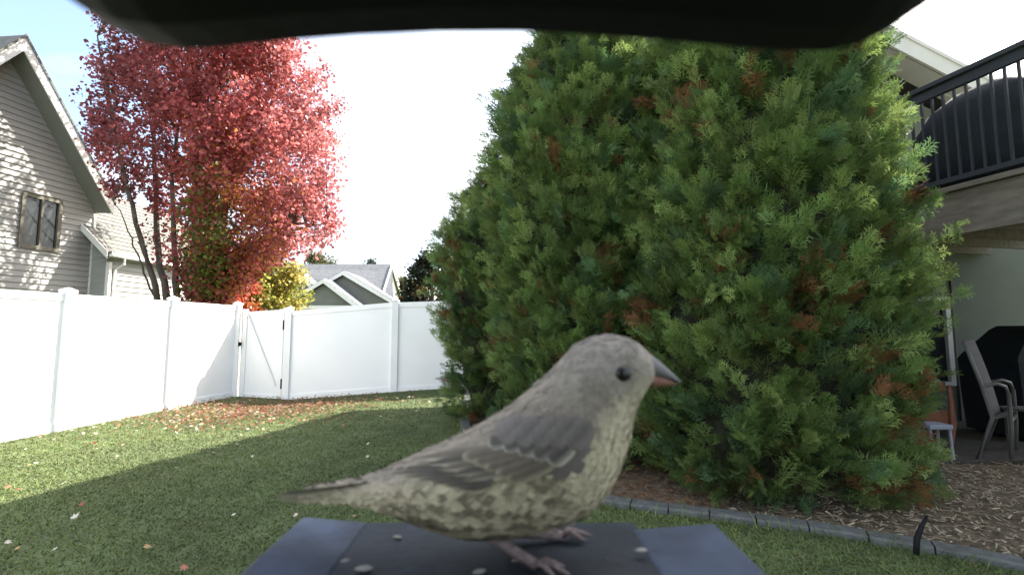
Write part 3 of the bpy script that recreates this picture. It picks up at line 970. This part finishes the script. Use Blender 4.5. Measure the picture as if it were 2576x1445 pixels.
def leafy(name, label, cat, base, H, Rx, n, size, cols, seed, trunk=.1, lowest=.12, conic=False, group=None, clumps=60):
    r = np.random.default_rng(seed)
    b = Vector(base)
    root = empty(name, b, label, cat, group)
    tk = MB().tube([b + Vector((0, 0, -.1)), b + Vector((.04 * H * .3, 0, H * .45)), b + Vector((0, 0, H * .86))], [trunk, trunk * .7, trunk * .15], 8)
    tk.build('trunk', M_bark, root, smooth=True)
    lm = MB(); P = []; C = []
    for k in range(clumps):
        t = r.uniform(lowest, 1)
        rr = Rx * ((1 - t) * .95 + .06 if conic else math.sqrt(max(.05, 1 - ((t - .55) / .5) ** 2)))
        th = r.uniform(0, 2 * np.pi); q = rr * math.sqrt(r.uniform(.15, 1))
        c0 = np.array([b.x + q * math.cos(th), b.y + q * math.sin(th), b.z + t * H * .96])
        s0 = np.array([b.x, b.y, b.z + max(.05, t - .16) * H * .85])
        lm.tube([tuple(s0), tuple((s0 + c0) / 2 + [0, 0, -.02 * H]), tuple(c0)], [trunk * .25, trunk * .15, trunk * .04], 4)
        m = n // clumps
        P.append(c0 + r.normal(0, 1, (m, 3)) * Rx * np.array([.17, .17, .13]))
        col = np.array(cols[r.integers(len(cols))])
        C.append(col * r.uniform(.55, 1.35, (m, 1)))
    lm.build('limbs', M_bark, root, kind='stuff')
    P = np.concatenate(P); P[:, 2] = np.maximum(P[:, 2], b.z + .05)
    V, T, c = leaves_mesh(P, size, np.concatenate(C), r)
    link('crown', npmesh('crown', V, T, M_leaf, c), root, 'stuff')


def foot(u, Y): return (at(u, 760, Y).x, Y, 0)


def topz(v, Y): return at(0, v, Y).z


leafy('yellow_tree', 'small yellow green tree over the fence gate, between red maple and grey house', 'tree', foot(676, 14.5), topz(642, 14.5), 1.0, 11000, .10, [(.36, .33, .08), (.27, .28, .06), (.45, .38, .12)], 31, .07, .2)
leafy('tall_tree', 'tall thin crowned red tree standing behind the big maple', 'tree', (-9.6, 15.2, 0), 11.5, 1.7, 2600, .12, [(.34, .09, .07), (.26, .09, .08), (.36, .16, .07)], 38, .14, .5, clumps=26)
leafy('red_shrub', 'low orange red shrub just behind the fence under the red maple', 'shrub', foot(588, 13), topz(672, 13), .62, 5200, .085, [(.5, .12, .07), (.45, .17, .07), (.4, .08, .06)], 32, .04, .3)
leafy('dark_tree', 'dark leafy tree partly hidden behind the left edge of the far evergreen', 'tree', foot(1085, 18), topz(628, 18), 1.0, 7000, .13, [(.02, .03, .018), (.03, .04, .02)], 33, .1, .2)
leafy('orange_tree', 'small orange tree beside the white pole in the far distance', 'tree', foot(1043, 30), topz(705, 30), .9, 3000, .2, [(.36, .19, .06), (.22, .18, .06)], 34, .1, .2)
leafy('olive_tree', 'round olive tree rising above the roof of the distant house', 'tree', foot(800, 62), topz(632, 62), 2.4, 4200, .34, [(.13, .13, .06), (.10, .10, .05)], 35, .2, .3)
leafy('pointed_tree', 'pointed bluish conifer rising above the right part of the distant roof', 'tree', foot(931, 66), topz(640, 66), 1.6, 3600, .3, [(.06, .08, .07), (.08, .09, .07)], 36, .2, .3, conic=True)
leafy('far_tree', 'low dim green tree far behind the white pole', 'tree', foot(1018, 70), topz(694, 70), 2.6, 3000, .4, [(.10, .11, .05), (.13, .11, .05)], 37, .2, .2)

# ------------------------------------------------------------------ distant house
dh = empty('grey_house', (-14, 38, 0), 'distant grey house with three white trimmed gables beyond the gate', 'house')


def gable(u0, v0, u1, v1, u2, v2, Y, depth, wm):
    """left foot, peak, right foot"""
    a, p, b = at(u0, v0, Y), at(u1, v1, Y), at(u2, v2, Y)
    zf = min(a.z, b.z)
    MB().prism([(a.x + .25, Y, -.1), (b.x - .25, Y, -.1), (b.x - .25, Y, b.z - .05), (p.x, Y, p.z - .12), (a.x + .25, Y, a.z - .05)], (0, depth, 0)).build('wall', wm, dh)
    for e, sg in ((a, 1), (b, -1)):
        off = Vector((0, -.35, 0))
        MB().prism([e + off, p + off, p + off + Vector((0, 0, .22)), e + off + Vector((-.14 * sg, 0, .16))], (0, depth + .35, 0)).build('roof', M_shinglegrey, dh)
        MB().prism([e + off + Vector((0, -.05, -.12)), p + off + Vector((0, -.05, -.14)), p + off + Vector((0, -.05, .17)), e + off + Vector((-.1 * sg, -.05, .12))], (0, .05, 0)).build('rake_fascia', M_white, dh)
    return a, p, b


gable(640, 765, 712, 668, 795, 728, 38, 4, M_farwall)
gable(745, 757, 866, 688, 988, 760, 36.5, 4.5, M_farwall)
a, p, b = gable(712, 772, 818, 708, 900, 772, 34.5, 4, M_farwall)
MB().box(((a.x + b.x) / 2, 34.1, a.z - .02), (b.x - a.x, .1, .24)).build('frieze_board', M_white, dh)
w0 = at(755, 783, 34.5); w1 = at(880, 783, 34.5)
wfr = MB().box(((w0.x + w1.x) / 2, 34.45, w0.z - .3), (w1.x - w0.x, .1, 1.1)).build('window', M_white, dh)
MB().box(((w0.x + w1.x) / 2, 34.43, w0.z - .32), (w1.x - w0.x - .24, .1, .9)).build('pane', M_pane, wfr)
l0, l1 = at(690, 667, 42), at(985, 668, 42)
f0, f1 = at(668, 745, 37.2), at(975, 748, 37.2)
rz = l1.z
MB().prism([(f0.x, 37.6, 3.0), (f1.x + .35, 37.6, 3.5), (l1.x, 42, rz), (l0.x, 42, rz)], (0, .1, .16)).build('roof', M_shinglegrey, dh)
MB().prism([(l0.x, 42.1, rz), (l1.x, 42.1, rz), (l1.x + .35, 46.5, 3.5), (l0.x, 46.5, 3.5)], (0, .1, .16)).build('roof', M_shinglegrey, dh)
MB().prism([(l1.x - .1, 38.2, -.1), (l1.x - .1, 46, -.1), (l1.x - .1, 46, 3.8), (l1.x - .1, 42, rz - .15), (l1.x - .1, 38.2, 3.6)], (-7.5, 0, 0)).build('wall', M_cream, dh)
MB().beam((l1.x + .3, 37.6, 3.45), (l1.x + .05, 42, rz + .05), .12, .3).build('rake_fascia', M_white, dh)
MB().beam((l1.x + .3, 46.5, 3.45), (l1.x + .05, 42, rz + .05), .12, .3).build('rake_fascia', M_white, dh)
pl = empty('white_pole', foot(1027, 26), 'thin white pole standing far behind the back fence', 'pole')
pz = at(1027, 690, 26)
MB().tube([(pz.x, 26, -.1), (pz.x, 26, pz.z)], .045, 8).build('shaft', M_white, pl)
MB().tube([(pz.x, 26, pz.z + .001), (pz.x, 26, pz.z + .08)], [.06, .02], 8).build('finial', M_white, pl)

# small garden stake by the last evergreen, bent stake in the mulch
gs = empty('garden_stake', at(1138, 972, 9.2), 'dark garden stake with a crosspiece at the foot of the back fence', 'stake')
q0, q1 = at(1139, 972, 9.2), at(1137, 918, 9.2)
MB().tube([q0 - Vector((0, 0, .1)), q1], .02, 6).build('shaft', M_black, gs)
MB().beam(q1 + Vector((-.13, 0, -.02)), q1 + Vector((.13, 0, .02)), .035, .03).build('crosspiece', M_black, gs)
sk = MB().tube([at(2304, 1392, 2.93), at(2306, 1355, 2.95), at(2316, 1325, 2.96), at(2331, 1296, 2.97)], [.016, .017, .014, .007], 7).build('bent_stake', M_black, smooth=True)
tag(sk, 'dark bent stake leaning out of the mulch beside the concrete edging', 'stake')

# ------------------------------------------------------------------ fallen leaves
def leaf_shape():
    pts = []
    lob = [(-90, .10), (-60, .42), (-35, .30), (-5, .62), (20, .36), (48, .78), (68, .42), (90, 1.0), (112, .42), (132, .78), (160, .36), (185, .62), (215, .30), (240, .42)]
    for a, r_ in lob: pts.append((r_ * math.cos(R(a)) * .55, r_ * math.sin(R(a)) * .55))
    return pts


LS = leaf_shape()


def leaf_data(col, k):
    m = mat('fallen_leaf_tone', col, .7, .3, 30)
    v = [(0, 0, .0)] + [(x, y, .14 * (x * x + y * y) * (1 + .5 * math.sin(k + 3 * x)) + .04 * math.sin(7 * x + k)) for x, y in LS]
    f = [(0, i + 1, (i + 1) % len(LS) + 1) for i in range(len(LS))]
    return MB().add(v, f).mesh('fallen_leaf', m)


tones = [((.42, .36, .27), 'pale tan'), ((.34, .13, .08), 'rust red'), ((.30, .06, .05), 'crimson'), ((.36, .23, .10), 'golden brown'), ((.5, .45, .36), 'cream')]
LD = [leaf_data(c, i) for i, (c, _) in enumerate(tones)]


def lit(x, y):
    xe = -4.04 + (y - 3.84) * .3245
    return x < xe


def put_leaf(x, y, s, t):
    z = float(gz(x, y)) + random.uniform(.04, .058)
    M = Matrix.Translation((x, y, z)) @ Matrix.Rotation(random.uniform(0, 6.3), 4, 'Z') @ Matrix.Rotation(random.uniform(-.6, .6), 4, 'X') @ Matrix.Rotation(random.uniform(-.5, .5), 4, 'Y') @ Matrix.Scale(s, 4)
    o = place('fallen_leaf', LD[t], M)
    sun_ = lit(x, y)
    where = 'beside the side fence' if x < fence_x(y) + .7 else ('under the gate' if y > 8.4 else ('in the leaf drift before the gate' if y > 6.7 and x < -3.2 else ('near the evergreens' if x > -1.8 and y > 4.5 else ('close to the feeder' if y < 3.9 else 'in the middle of the lawn'))))
    tag(o, f"{'small' if s < .06 else 'large'} {tones[t][1]} maple leaf on {'sunlit' if sun_ else 'shaded'} grass {where}", 'leaf', 'maple leaves fallen on the lawn')


b_ = at(195, 1307, 3.45)
put_leaf(b_.x, 3.42, .085, 4)
cnt = 1
while cnt < 150:
    x, y = random.uniform(-5.9, -.2), random.uniform(2.7, 9.3)
    if x < fence_x(y) + .1 or bed_side(np.array([x]), np.array([y]))[0] > -.15: continue
    if abs(x) > y * 1.12: continue
    if not lit(x, y) and random.random() < .45: continue
    put_leaf(x, y, random.uniform(.045, .075), random.choices(range(5), (4, 1.3, .7, 2, 2))[0]); cnt += 1
while cnt < 290:
    x, y = random.gauss(-4.6, .75), random.gauss(7.35, .75)
    if x < fence_x(y) + .1 or y > 9.5 or y < 5: continue
    put_leaf(x, y, random.uniform(.05, .08), random.choices(range(5), (4, 2.2, 1.2, 3, 1))[0]); cnt += 1
# the litter drifted into the corner, too many to count
r = np.random.default_rng(77)
n = 3400
x = r.normal(-4.3, 1.0, n); y = r.normal(8.1, .8, n)
k = (x > fence_x(y) + .08) & (y < 9.68) & (y > 5.5); x, y = x[k], y[k]; n = len(x)
s = r.uniform(.045, .08, n); a = r.uniform(0, 6.3, n)
lv = np.array([(0, 0)] + LS); nl = len(lv)
ca, sa = np.cos(a)[:, None], np.sin(a)[:, None]
tx, ty = r.uniform(-.6, .6, n)[:, None], r.uniform(-.6, .6, n)[:, None]
px = (lv[None, :, 0] * ca - lv[None, :, 1] * sa) * s[:, None]; py = (lv[None, :, 0] * sa + lv[None, :, 1] * ca) * s[:, None]
pz = gz(x, y)[:, None] + .045 + r.uniform(0, .02, n)[:, None] + px * tx + py * ty + .15 * s[:, None] * (lv ** 2).sum(1)[None]
V = np.stack([x[:, None] + px, y[:, None] + py, pz], -1).reshape(-1, 3)
fan = np.array([(0, i + 1, (i + 1) % len(LS) + 1) for i in range(len(LS))])
T = (fan[None] + (np.arange(n) * nl)[:, None, None]).reshape(-1, 3)
cc = np.array([t[0] for t in tones])[r.choice(5, n, p=[.22, .3, .2, .26, .02])] * r.uniform(.35, 1.0, (n, 1))
tag(link('leaf_litter', npmesh('leaf_litter', V, T, M_leaf, np.repeat(cc, nl, 0))), 'drift of dry maple leaves in the fence corner by the gate', 'leaves', kind='stuff')

# ------------------------------------------------------------------ bird feeder
fd = empty('bird_feeder', (0, 0, 0), 'dark bird feeder seen from inside, with hood above and slate blue seed tray below', 'bird feeder')
TZ = EYE.z - .07
# hood: a thick moulded lip above the lens with a scalloped lower edge
edge = [(-700, -420), (-200, -230), (60, -110), (175, -25), (235, 30), (300, 72), (380, 103), (470, 116), (560, 112), (640, 104), (740, 94), (900, 82), (1100, 74), (1300, 73), (1450, 79), (1650, 94), (1850, 112), (1980, 122), (2080, 121), (2160, 105), (2230, 70), (2300, 18), (2380, -50), (2600, -220), (3000, -430)]
hd = []
Yh = .062
for dy, lift in ((0, .0), (-.006, -.0006), (-.018, .003), (-.034, .008)):
    hd.append([at(u, v + 7, Yh) + Vector((0, dy, lift)) for u, v in edge])
rings = []
for k in range(len(edge)):
    low = [hd[j][k] for j in range(4)]
    zt_ = .115 + EYE.z
    rings.append([low[0], low[1], low[2], low[3], Vector((low[3].x, low[3].y, zt_)), Vector((low[0].x, low[0].y + .004, zt_))])
MB().loft(rings).build('hood', M_black, fd, smooth=False)
# tray: a sunk dark floor between two sloping ledges
X0, X1 = -.0775, .0725
Y0_, Y1_ = .02, .181
xa, xb = -.053, .043
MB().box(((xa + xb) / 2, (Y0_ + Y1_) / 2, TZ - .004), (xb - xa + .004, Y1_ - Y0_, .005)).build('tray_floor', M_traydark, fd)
for s_, (u, w_) in (('l', (X0, xa)), ('r', (xb, X1))):
    hi, lo = (TZ + .001, TZ - .001) if s_ == 'l' else (TZ - .001, TZ + .001)
    MB().prism([(u, Y0_, hi), (w_, Y0_, lo), (w_, Y0_, TZ - .009), (u, Y0_, TZ - .009)], (0, Y1_ - Y0_ - .006 * (s_ == 'r'), 0)).build('tray_ledge', M_tray, fd, bevel=.0012)
MB().box(((X0 + X1) / 2, .0, TZ - .012), (X1 - X0, .05, .006)).build('tray_bracket', M_traydark, fd)
MB().box((0, -.085, EYE.z + .03), (.13, .07, .2)).build('housing', M_black, fd, bevel=.01)
MB().box((0, -.032, TZ - .012), (.06, .05, .008)).build('arm', M_black, fd)
MB().tube([(0, -.085, -.1), (0, -.085, EYE.z - .075)], .02, 12).build('post', M_black, fd, smooth=True)
husk = MB().loft([[Vector((x, math.cos(t) * r_, math.sin(t) * r_ * .45)) for t in np.linspace(0, 2 * math.pi, 8, endpoint=False)] for x, r_ in ((-.5, .03), (-.25, .2), (.1, .27), (.35, .16), (.5, .02))]).mesh('seed_husk', M_seed, smooth=True)
names = [((1000, 1352), .0036, 'left of the bird belly'), ((915, 1434), .0056, 'at the lower left of the dark tray floor'), ((1205, 1440), .0045, 'below the pink leg'), ((1612, 1400), .0045, 'beside the right tray ledge'), ((868, 1425), .003, 'on the left tray ledge')]
for (u, v), s_, where in names:
    d = at(u, v, 1) - EYE; k = (TZ - .0014 - EYE.z) / d.z
    q = EYE + d * k
    q.z += s_ * .13 + .0016 * (u < 890 or u > 1590)
    o = place('seed_husk', husk, Matrix.Translation(q) @ Matrix.Rotation(random.uniform(-.6, .6), 4, 'Z') @ Matrix.Scale(s_, 4))
    tag(o, 'small pale seed husk lying ' + where, 'seed', 'seed husks on the feeder tray')

# ------------------------------------------------------------------ the bird
YB = .155


def zp(x, y, Y=YB):
    return at(670.6 + .4553 * x, 786.8 + .4553 * y, Y)


bird = empty('bird', zp(1300, 1250), 'streaky grey brown finch standing side on at the seed tray', 'bird')
RG = [((250, 962), (250, 1030), .0045), ((400, 935), (420, 1036), .006), ((560, 898), (590, 1058), .0085), ((700, 838), (720, 1095), .0115), ((850, 770), (830, 1135), .0145), ((1000, 702), (950, 1175), .017), ((1150, 628), (1080, 1208), .019), ((1300, 537), (1250, 1218), .0203), ((1420, 446), (1450, 1192), .0206), ((1520, 360), (1650, 1143), .0204), ((1592, 290), (1800, 1060), .0195), ((1652, 224), (1912, 915), .0178), ((1705, 175), (1985, 735), .0155), ((1770, 140), (2012, 590), .0135), ((1850, 120), (2045, 500), .0126), ((1945, 124), (2082, 430), .0117), ((2030, 156), (2105, 398), .0098), ((2085, 198), (2118, 380), .0068), ((2112, 235), (2128, 365), .0042)]


def streak(x, y):
    """flank streaking in the bird's own picture plane"""
    ph = y - .10 * np.abs(x - 1250) ** 1.0 * .6 + 26 * np.sin(x * .0051 + y * .004) + 7 * np.sin(x * .012 + y * .009)
    return .5 + .5 * np.sin(ph * .083 + np.sin(x * .006 + y * .03) * .7)


def bird_col(x, y):
    x = np.asarray(x, float); y = np.asarray(y, float)
    top = np.array([.235, .205, .16]); cream = np.array([.45, .395, .27]); dark = np.array([.10, .078, .05]); grey = np.array([.255, .232, .20])
    bl = np.interp(x, [200, 600, 1000, 1400, 1750, 1900, 2000, 2100], [1010, 960, 900, 850, 700, 560, 430, 330])
    w = sstep(-70, 90, y - bl)[:, None]
    c = top * (1 - w) + cream * w
    st = streak(x, y)
    sw = (sstep(-30, 120, y - bl) * sstep(1900, 1600, x) * sstep(500, 800, x))[:, None]
    k_ = sw * .8 * sstep(.35, .8, st)[:, None]
    c = c * (1 - k_) + dark * k_
    hd_ = (sstep(1450, 1750, x) * sstep(560, 300, y))[:, None]
    c = c * (1 - hd_ * .7) + grey * hd_ * .7
    ear = np.exp(-((x - 1840) / 105) ** 2 - ((y - 430) / 85) ** 2)[:, None]
    c = c * (1 - .5 * ear) + np.array([.09, .075, .05]) * .5 * ear
    man = np.exp(-((x - 1560) / 230) ** 2 - ((y - 620) / 120) ** 2)[:, None]
    c = c * (1 - .45 * man) + np.array([.075, .066, .06]) * .45 * man
    thr = np.exp(-((x - 2010) / 80) ** 2 - ((y - 560) / 160) ** 2)[:, None]
    c = c * (1 - .45 * thr) + np.array([.26, .24, .17]) * .45 * thr
    return c


NS = 28
rings = []
for T_, B_, w_ in RG:
    a, b = zp(*T_), zp(*B_)
    m = (a + b) / 2; h = (a - b) / 2
    rings.append([m + h * math.cos(t) + Vector((0, 1, 0)) * w_ * math.sin(t) for t in np.linspace(0, 2 * math.pi, NS, endpoint=False)])
# refine along the body
fine = []
for i in range(len(rings) - 1):
    for k in range(4):
        t = k / 4
        i0, i3 = max(i - 1, 0), min(i + 2, len(rings) - 1)
        fine.append([.5 * ((2 * rings[i][j]) + (rings[i + 1][j] - rings[i0][j]) * t + (2 * rings[i0][j] - 5 * rings[i][j] + 4 * rings[i + 1][j] - rings[i3][j]) * t * t + (3 * rings[i][j] - rings[i0][j] - 3 * rings[i + 1][j] + rings[i3][j]) * t ** 3) for j in range(NS)])
fine.append(rings[-1])


def to_zp(P):
    """bird picture-plane coordinates of world points (parallel to the plane YB)"""
    P = np.asarray(P, float)
    e_ = np.array(EYE)
    P = e_ + (P - e_) * (YB / np.maximum(P[:, 1:2], .05))
    o = zp(1000, 1000); ex = zp(2000, 1000) - o
    x = 1000 + (P[:, 0] - o.x) / ex.x * 1000
    zz = np.array([zp(1000, yy).z for yy in np.linspace(-200, 1700, 40)])
    y = np.interp(-P[:, 2], -zz, np.linspace(-200, 1700, 40))
    return x, y


body = MB().loft(fine)
bme = body.mesh('body', M_bird, smooth=True)
bv = np.array([v.co[:] for v in bme.vertices])
bx_, by_ = to_zp(bv)
att = bme.color_attributes.new('Col', 'FLOAT_COLOR', 'POINT')
cc = np.ones((len(bv), 4), np.float32); cc[:, :3] = bird_col(bx_, by_)
att.data.foreach_set('color', cc.ravel())
link('body', bme, bird)
bvh = BVHTree.FromPolygons([Vector(v) for v in bv], [tuple(p.vertices) for p in bme.polygons])


def skin(x, y, off=0.0):
    """near-side point of the body at picture-plane (x, y), lifted off the skin"""
    p = zp(x, y)
    d_ = (p - EYE).normalized()
    hit = bvh.ray_cast(EYE + d_ * .05, d_)
    if hit[0] is not None:
        return hit[0] - d_ * off
    n_, _, _, _ = bvh.find_nearest(p)
    return p + d_ * ((n_.y - off - p.y) / d_.y)


# small body feathers, lapping towards the tail
r = np.random.default_rng(9)
V, T, C = [], [], []
tries = 0
while len(T) < 7000 and tries < 40000:
    tries += 1
    i = r.integers(0, len(fine) - 2); j = r.integers(0, NS)
    a, b = fine[i][j], fine[i + 1][j]; a2 = fine[i][(j + 1) % NS]
    f1, f2 = r.random(), r.random()
    p = a + (b - a) * f1 + (a2 - a) * f2
    d = (a - b).normalized()
    sd = (a2 - a).normalized(); nn = d.cross(sd).normalized()
    ctr = sum((fine[i][q] for q in range(0, NS, 7)), Vector()) / 4
    if nn.dot(p - ctr) < 0: nn = -nn
    xz = to_zp(np.array([tuple(p)]))
    head = xz[0][0] > 1600 and xz[1][0] < 560
    L_ = r.uniform(.0016, .0026) if head else r.uniform(.0028, .0048)
    if xz[0][0] > 2080: continue
    w_ = L_ * .36
    dd = (d + nn * r.uniform(.0, .05) + sd * r.uniform(-.25, .25)).normalized()
    c_ = bird_col(xz[0], xz[1])[0] * r.uniform(.94, 1.07)
    k = len(V)
    V += [p + nn * .00005, p + dd * L_ * .5 + sd * w_ + nn * .0002, p + dd * L_, p + dd * L_ * .5 - sd * w_ + nn * .0002]
    C += [c_] * 4
    T += [(k, k + 1, k + 2), (k, k + 2, k + 3)]
link('body_feathers', npmesh('body_feathers', [tuple(v) for v in V], T, M_bird, np.array(C)), bird, 'stuff')


def feather(p0, p1, w0, off0, off1, dark, pale, parent, name='feather', bow=0.0, tip=True):
    """a vane from p0 to p1 (picture-plane), darker along the shaft and pale on its lower edge"""
    n = 9
    (x0, y0), (x1, y1) = p0, p1
    dx, dy = x1 - x0, y1 - y0; l = math.hypot(dx, dy); nx_, ny_ = -dy / l, dx / l
    if ny_ < 0: nx_, ny_ = -nx_, -ny_
    vs, cs, fs = [], [], []
    cross = (-1, -.72, -.05, .05, .6, .82, 1)
    for i in range(n):
        t = i / (n - 1)
        wd = w0 * min(1, .55 + t * 1.6) * ((1 if t < .72 else math.sqrt(max(.02, 1 - ((t - .72) / .29) ** 2))) if tip else max(.06, min(1, 1.9 * (1 - t) ** .8)))
        cx_, cy_ = x0 + dx * t + nx_ * bow * math.sin(math.pi * t), y0 + dy * t + ny_ * bow * math.sin(math.pi * t)
        off = off0 + (off1 - off0) * t
        for s_ in cross:
            x, y = cx_ + nx_ * wd * s_ / 2, cy_ + ny_ * wd * s_ / 2
            vs.append(skin(x, y, off + .0003 * (1 - s_ * s_) - .00016 * s_))
            pal = 1.0 if s_ > .8 or (tip and t > .96) else (.45 if s_ > .55 else (.25 if s_ < -.9 else 0))
            col = np.array(dark) * (1 - pal) + np.array(pale) * pal
            if abs(s_) < .1: col = col * .75
            cs.append(col * (1 + .06 * math.sin(i * 2.3 + s_ * 5)))
    k = len(cross)
    for i in range(n - 1):
        for j in range(k - 1): fs.append((i * k + j, i * k + j + 1, (i + 1) * k + j + 1, (i + 1) * k + j))
    return link(name, npmesh(name, [tuple(v) for v in vs], fs, M_feather, np.array(cs), smooth=True), parent)


DK, PL = (.065, .056, .045), (.40, .36, .26)
BR, PB = (.115, .096, .07), (.40, .365, .27)
# shoulder patch that carries the wing feathers
wo = [(1830, 640), (1800, 760), (1740, 880), (1600, 930), (1420, 900), (1300, 800), (1280, 700), (1400, 600), (1560, 550), (1720, 560)]
cxw = sum(p[0] for p in wo) / len(wo); cyw = sum(p[1] for p in wo) / len(wo)
vs, fs = [tuple(skin(cxw, cyw, .001))], []
for k in range(1, 6):
    for p in wo:
        f_ = k / 5
        vs.append(tuple(skin(cxw + (p[0] - cxw) * f_, cyw + (p[1] - cyw) * f_, 0.0009 * (1 - f_ ** 3) + .0001)))
m_ = len(wo)
fs3 = [(0, 1 + i, 1 + (i + 1) % m_) for i in range(m_)]
fq = [(1 + k * m_ + i, 1 + k * m_ + (i + 1) % m_, 1 + (k + 1) * m_ + (i + 1) % m_, 1 + (k + 1) * m_ + i) for k in range(4) for i in range(m_)]
tri = fs3 + [t for q in fq for t in ((q[0], q[1], q[2]), (q[0], q[2], q[3]))]
wing = link('wing', npmesh('wing', vs, tri, M_feather, np.tile([.125, .11, .098], (len(vs), 1)), smooth=True), bird)
for i in range(7):      # primaries
    feather((1300 - i * 10, 815 + i * 22), (612 + i * 75, 866 + i * 17), 58, .0006 + .0001 * i, .0004, DK, PL, wing, bow=10, tip=False)
for i in range(5):      # secondaries and tertials
    feather((1400, 760 + i * 26), (800 + i * 70, 806 + i * 30), 84, .0011 + .0001 * i, .0010, DK if i % 2 else BR, PB, wing, bow=-8, tip=False)
for i in range(5):      # greater coverts
    feather((1620 - i * 62, 800 - i * 16), (1330 - i * 62, 925 - i * 32), 88, .0016, .0015, BR, (.27, .24, .165), wing, bow=8)
for i in range(5):      # median coverts, with the pale bar at their tips
    feather((1700 - i * 80, 700 - i * 6), (1560 - i * 84, 830 - i * 26), 112, .0019, .0018, (.08, .07, .06), (.36, .335, .27), wing, bow=6)
for i in range(5):      # lesser coverts
    feather((1790 - i * 95, 610 - i * 4), (1660 - i * 95, 735 - i * 10), 150, .0022, .0022, (.13, .115, .102), (.142, .126, .112), wing)
# tail feathers
for i in range(5):
    y0 = 930 + i * 22
    a0, a1 = zp(640, y0 + 8, YB - .004 + .002 * i), zp(70 - 12 * (i % 2), 1006 + i * 6.5, YB - .007 + .0035 * i)
    vs, cs, fs = [], [], []
    for k in range(9):
        t = k / 8
        c_ = a0.lerp(a1, t)
        hw = .0021 * (1 if t < .85 else math.sqrt(max(.05, 1 - ((t - .85) / .16) ** 2)))
        for s_ in (-1, -.8, 0, .8, 1):
            vs.append(tuple(c_ + Vector((0, s_ * hw * .7 + .0, -s_ * hw * .62 + .0004 * (1 - s_ * s_)))))
            cs.append(np.array((.30, .28, .22)) if s_ > .7 else (np.array((.2, .185, .15)) if s_ < -.7 else np.array((.125, .115, .095))))
    for k in range(8):
        for j in range(4): fs.append((k * 5 + j, k * 5 + j + 1, k * 5 + j + 6, k * 5 + j + 5))
    link('tail_feather', npmesh('tail_feather', vs, fs, M_feather, np.array(cs), smooth=True), bird)


def beak(top, bot, tip, w_, m, name):
    rg = []
    for k in range(8):
        t = k / 7
        e = 1 - t ** 1.35
        cu, cl_ = Vector(zp(*top)), Vector(zp(*bot)); tp = zp(*tip)
        a = tp + (cu - tp) * e + Vector((0, 0, .0006 * math.sin(math.pi * t))); b = tp + (cl_ - tp) * (1 - t)
        mm, h = (a + b) / 2, (a - b) / 2
        rg.append([mm + h * math.cos(q) * 1.0 + Vector((0, 1, 0)) * (w_ * (1 - t) ** .8 + .0001) * math.sin(q) for q in np.linspace(0, 2 * math.pi, 14, endpoint=False)])
    return MB().loft(rg).build(name, m, bird, smooth=True)


beak((2085, 205), (2112, 345), (2296, 384), .0048, M_beaktop, 'upper_beak')
beak((2098, 318), (2112, 412), (2272, 396), .0040, M_beaklow, 'lower_beak')
ep = skin(1968, 336)
for sgn in (1, -1):
    q = ep if sgn > 0 else Vector((ep.x, 2 * YB - ep.y, ep.z))
    ball = [[Vector((q.x + .0026 * math.sin(a_) * math.cos(b_), q.y + sgn * .0002 - sgn * .0014 * math.cos(a_) - 0, q.z + .0024 * math.sin(a_) * math.sin(b_))) for b_ in np.linspace(0, 2 * math.pi, 16, endpoint=False)] for a_ in np.linspace(.05, 3.09, 9)]
    MB().loft(ball).build('eye', M_eye, bird, smooth=True)


def toes(foot_, fwd, name):
    """tarsus down to a foot with three front toes and one hind toe"""
    pass


def leg(hip, ankle, foot_, ang):
    L_ = MB().tube([hip, hip.lerp(ankle, .5), ankle, ankle.lerp(foot_, .5), foot_], [.0046, .0034, .0021, .0016, .0017], 10).build('leg', M_leg, bird, smooth=True)
    for a_, ln in ((ang - .45, .0065), (ang, .0085), (ang + .45, .0065), (ang + math.pi, .006)):
        d = Vector((math.cos(a_), math.sin(a_), 0))
        MB().tube([foot_ + Vector((0, 0, .0003)), foot_ + d * ln * .45 + Vector((0, 0, .0016)), foot_ + d * ln * .85 + Vector((0, 0, .0006)), foot_ + d * (ln + .002) + Vector((0, 0, -.0004))], [.0011, .00095, .0008, .00025], 7).build('toe', M_leg, L_, smooth=True)


fz = TZ - .0004
leg(zp(1140, 1150, .150), zp(1230, 1225, .148), Vector((.0072, .1462, fz + .0005)), -.45)
leg(zp(1330, 1130, .163), zp(1400, 1205, .165), Vector((.017, .166, fz + .0005)), .1)
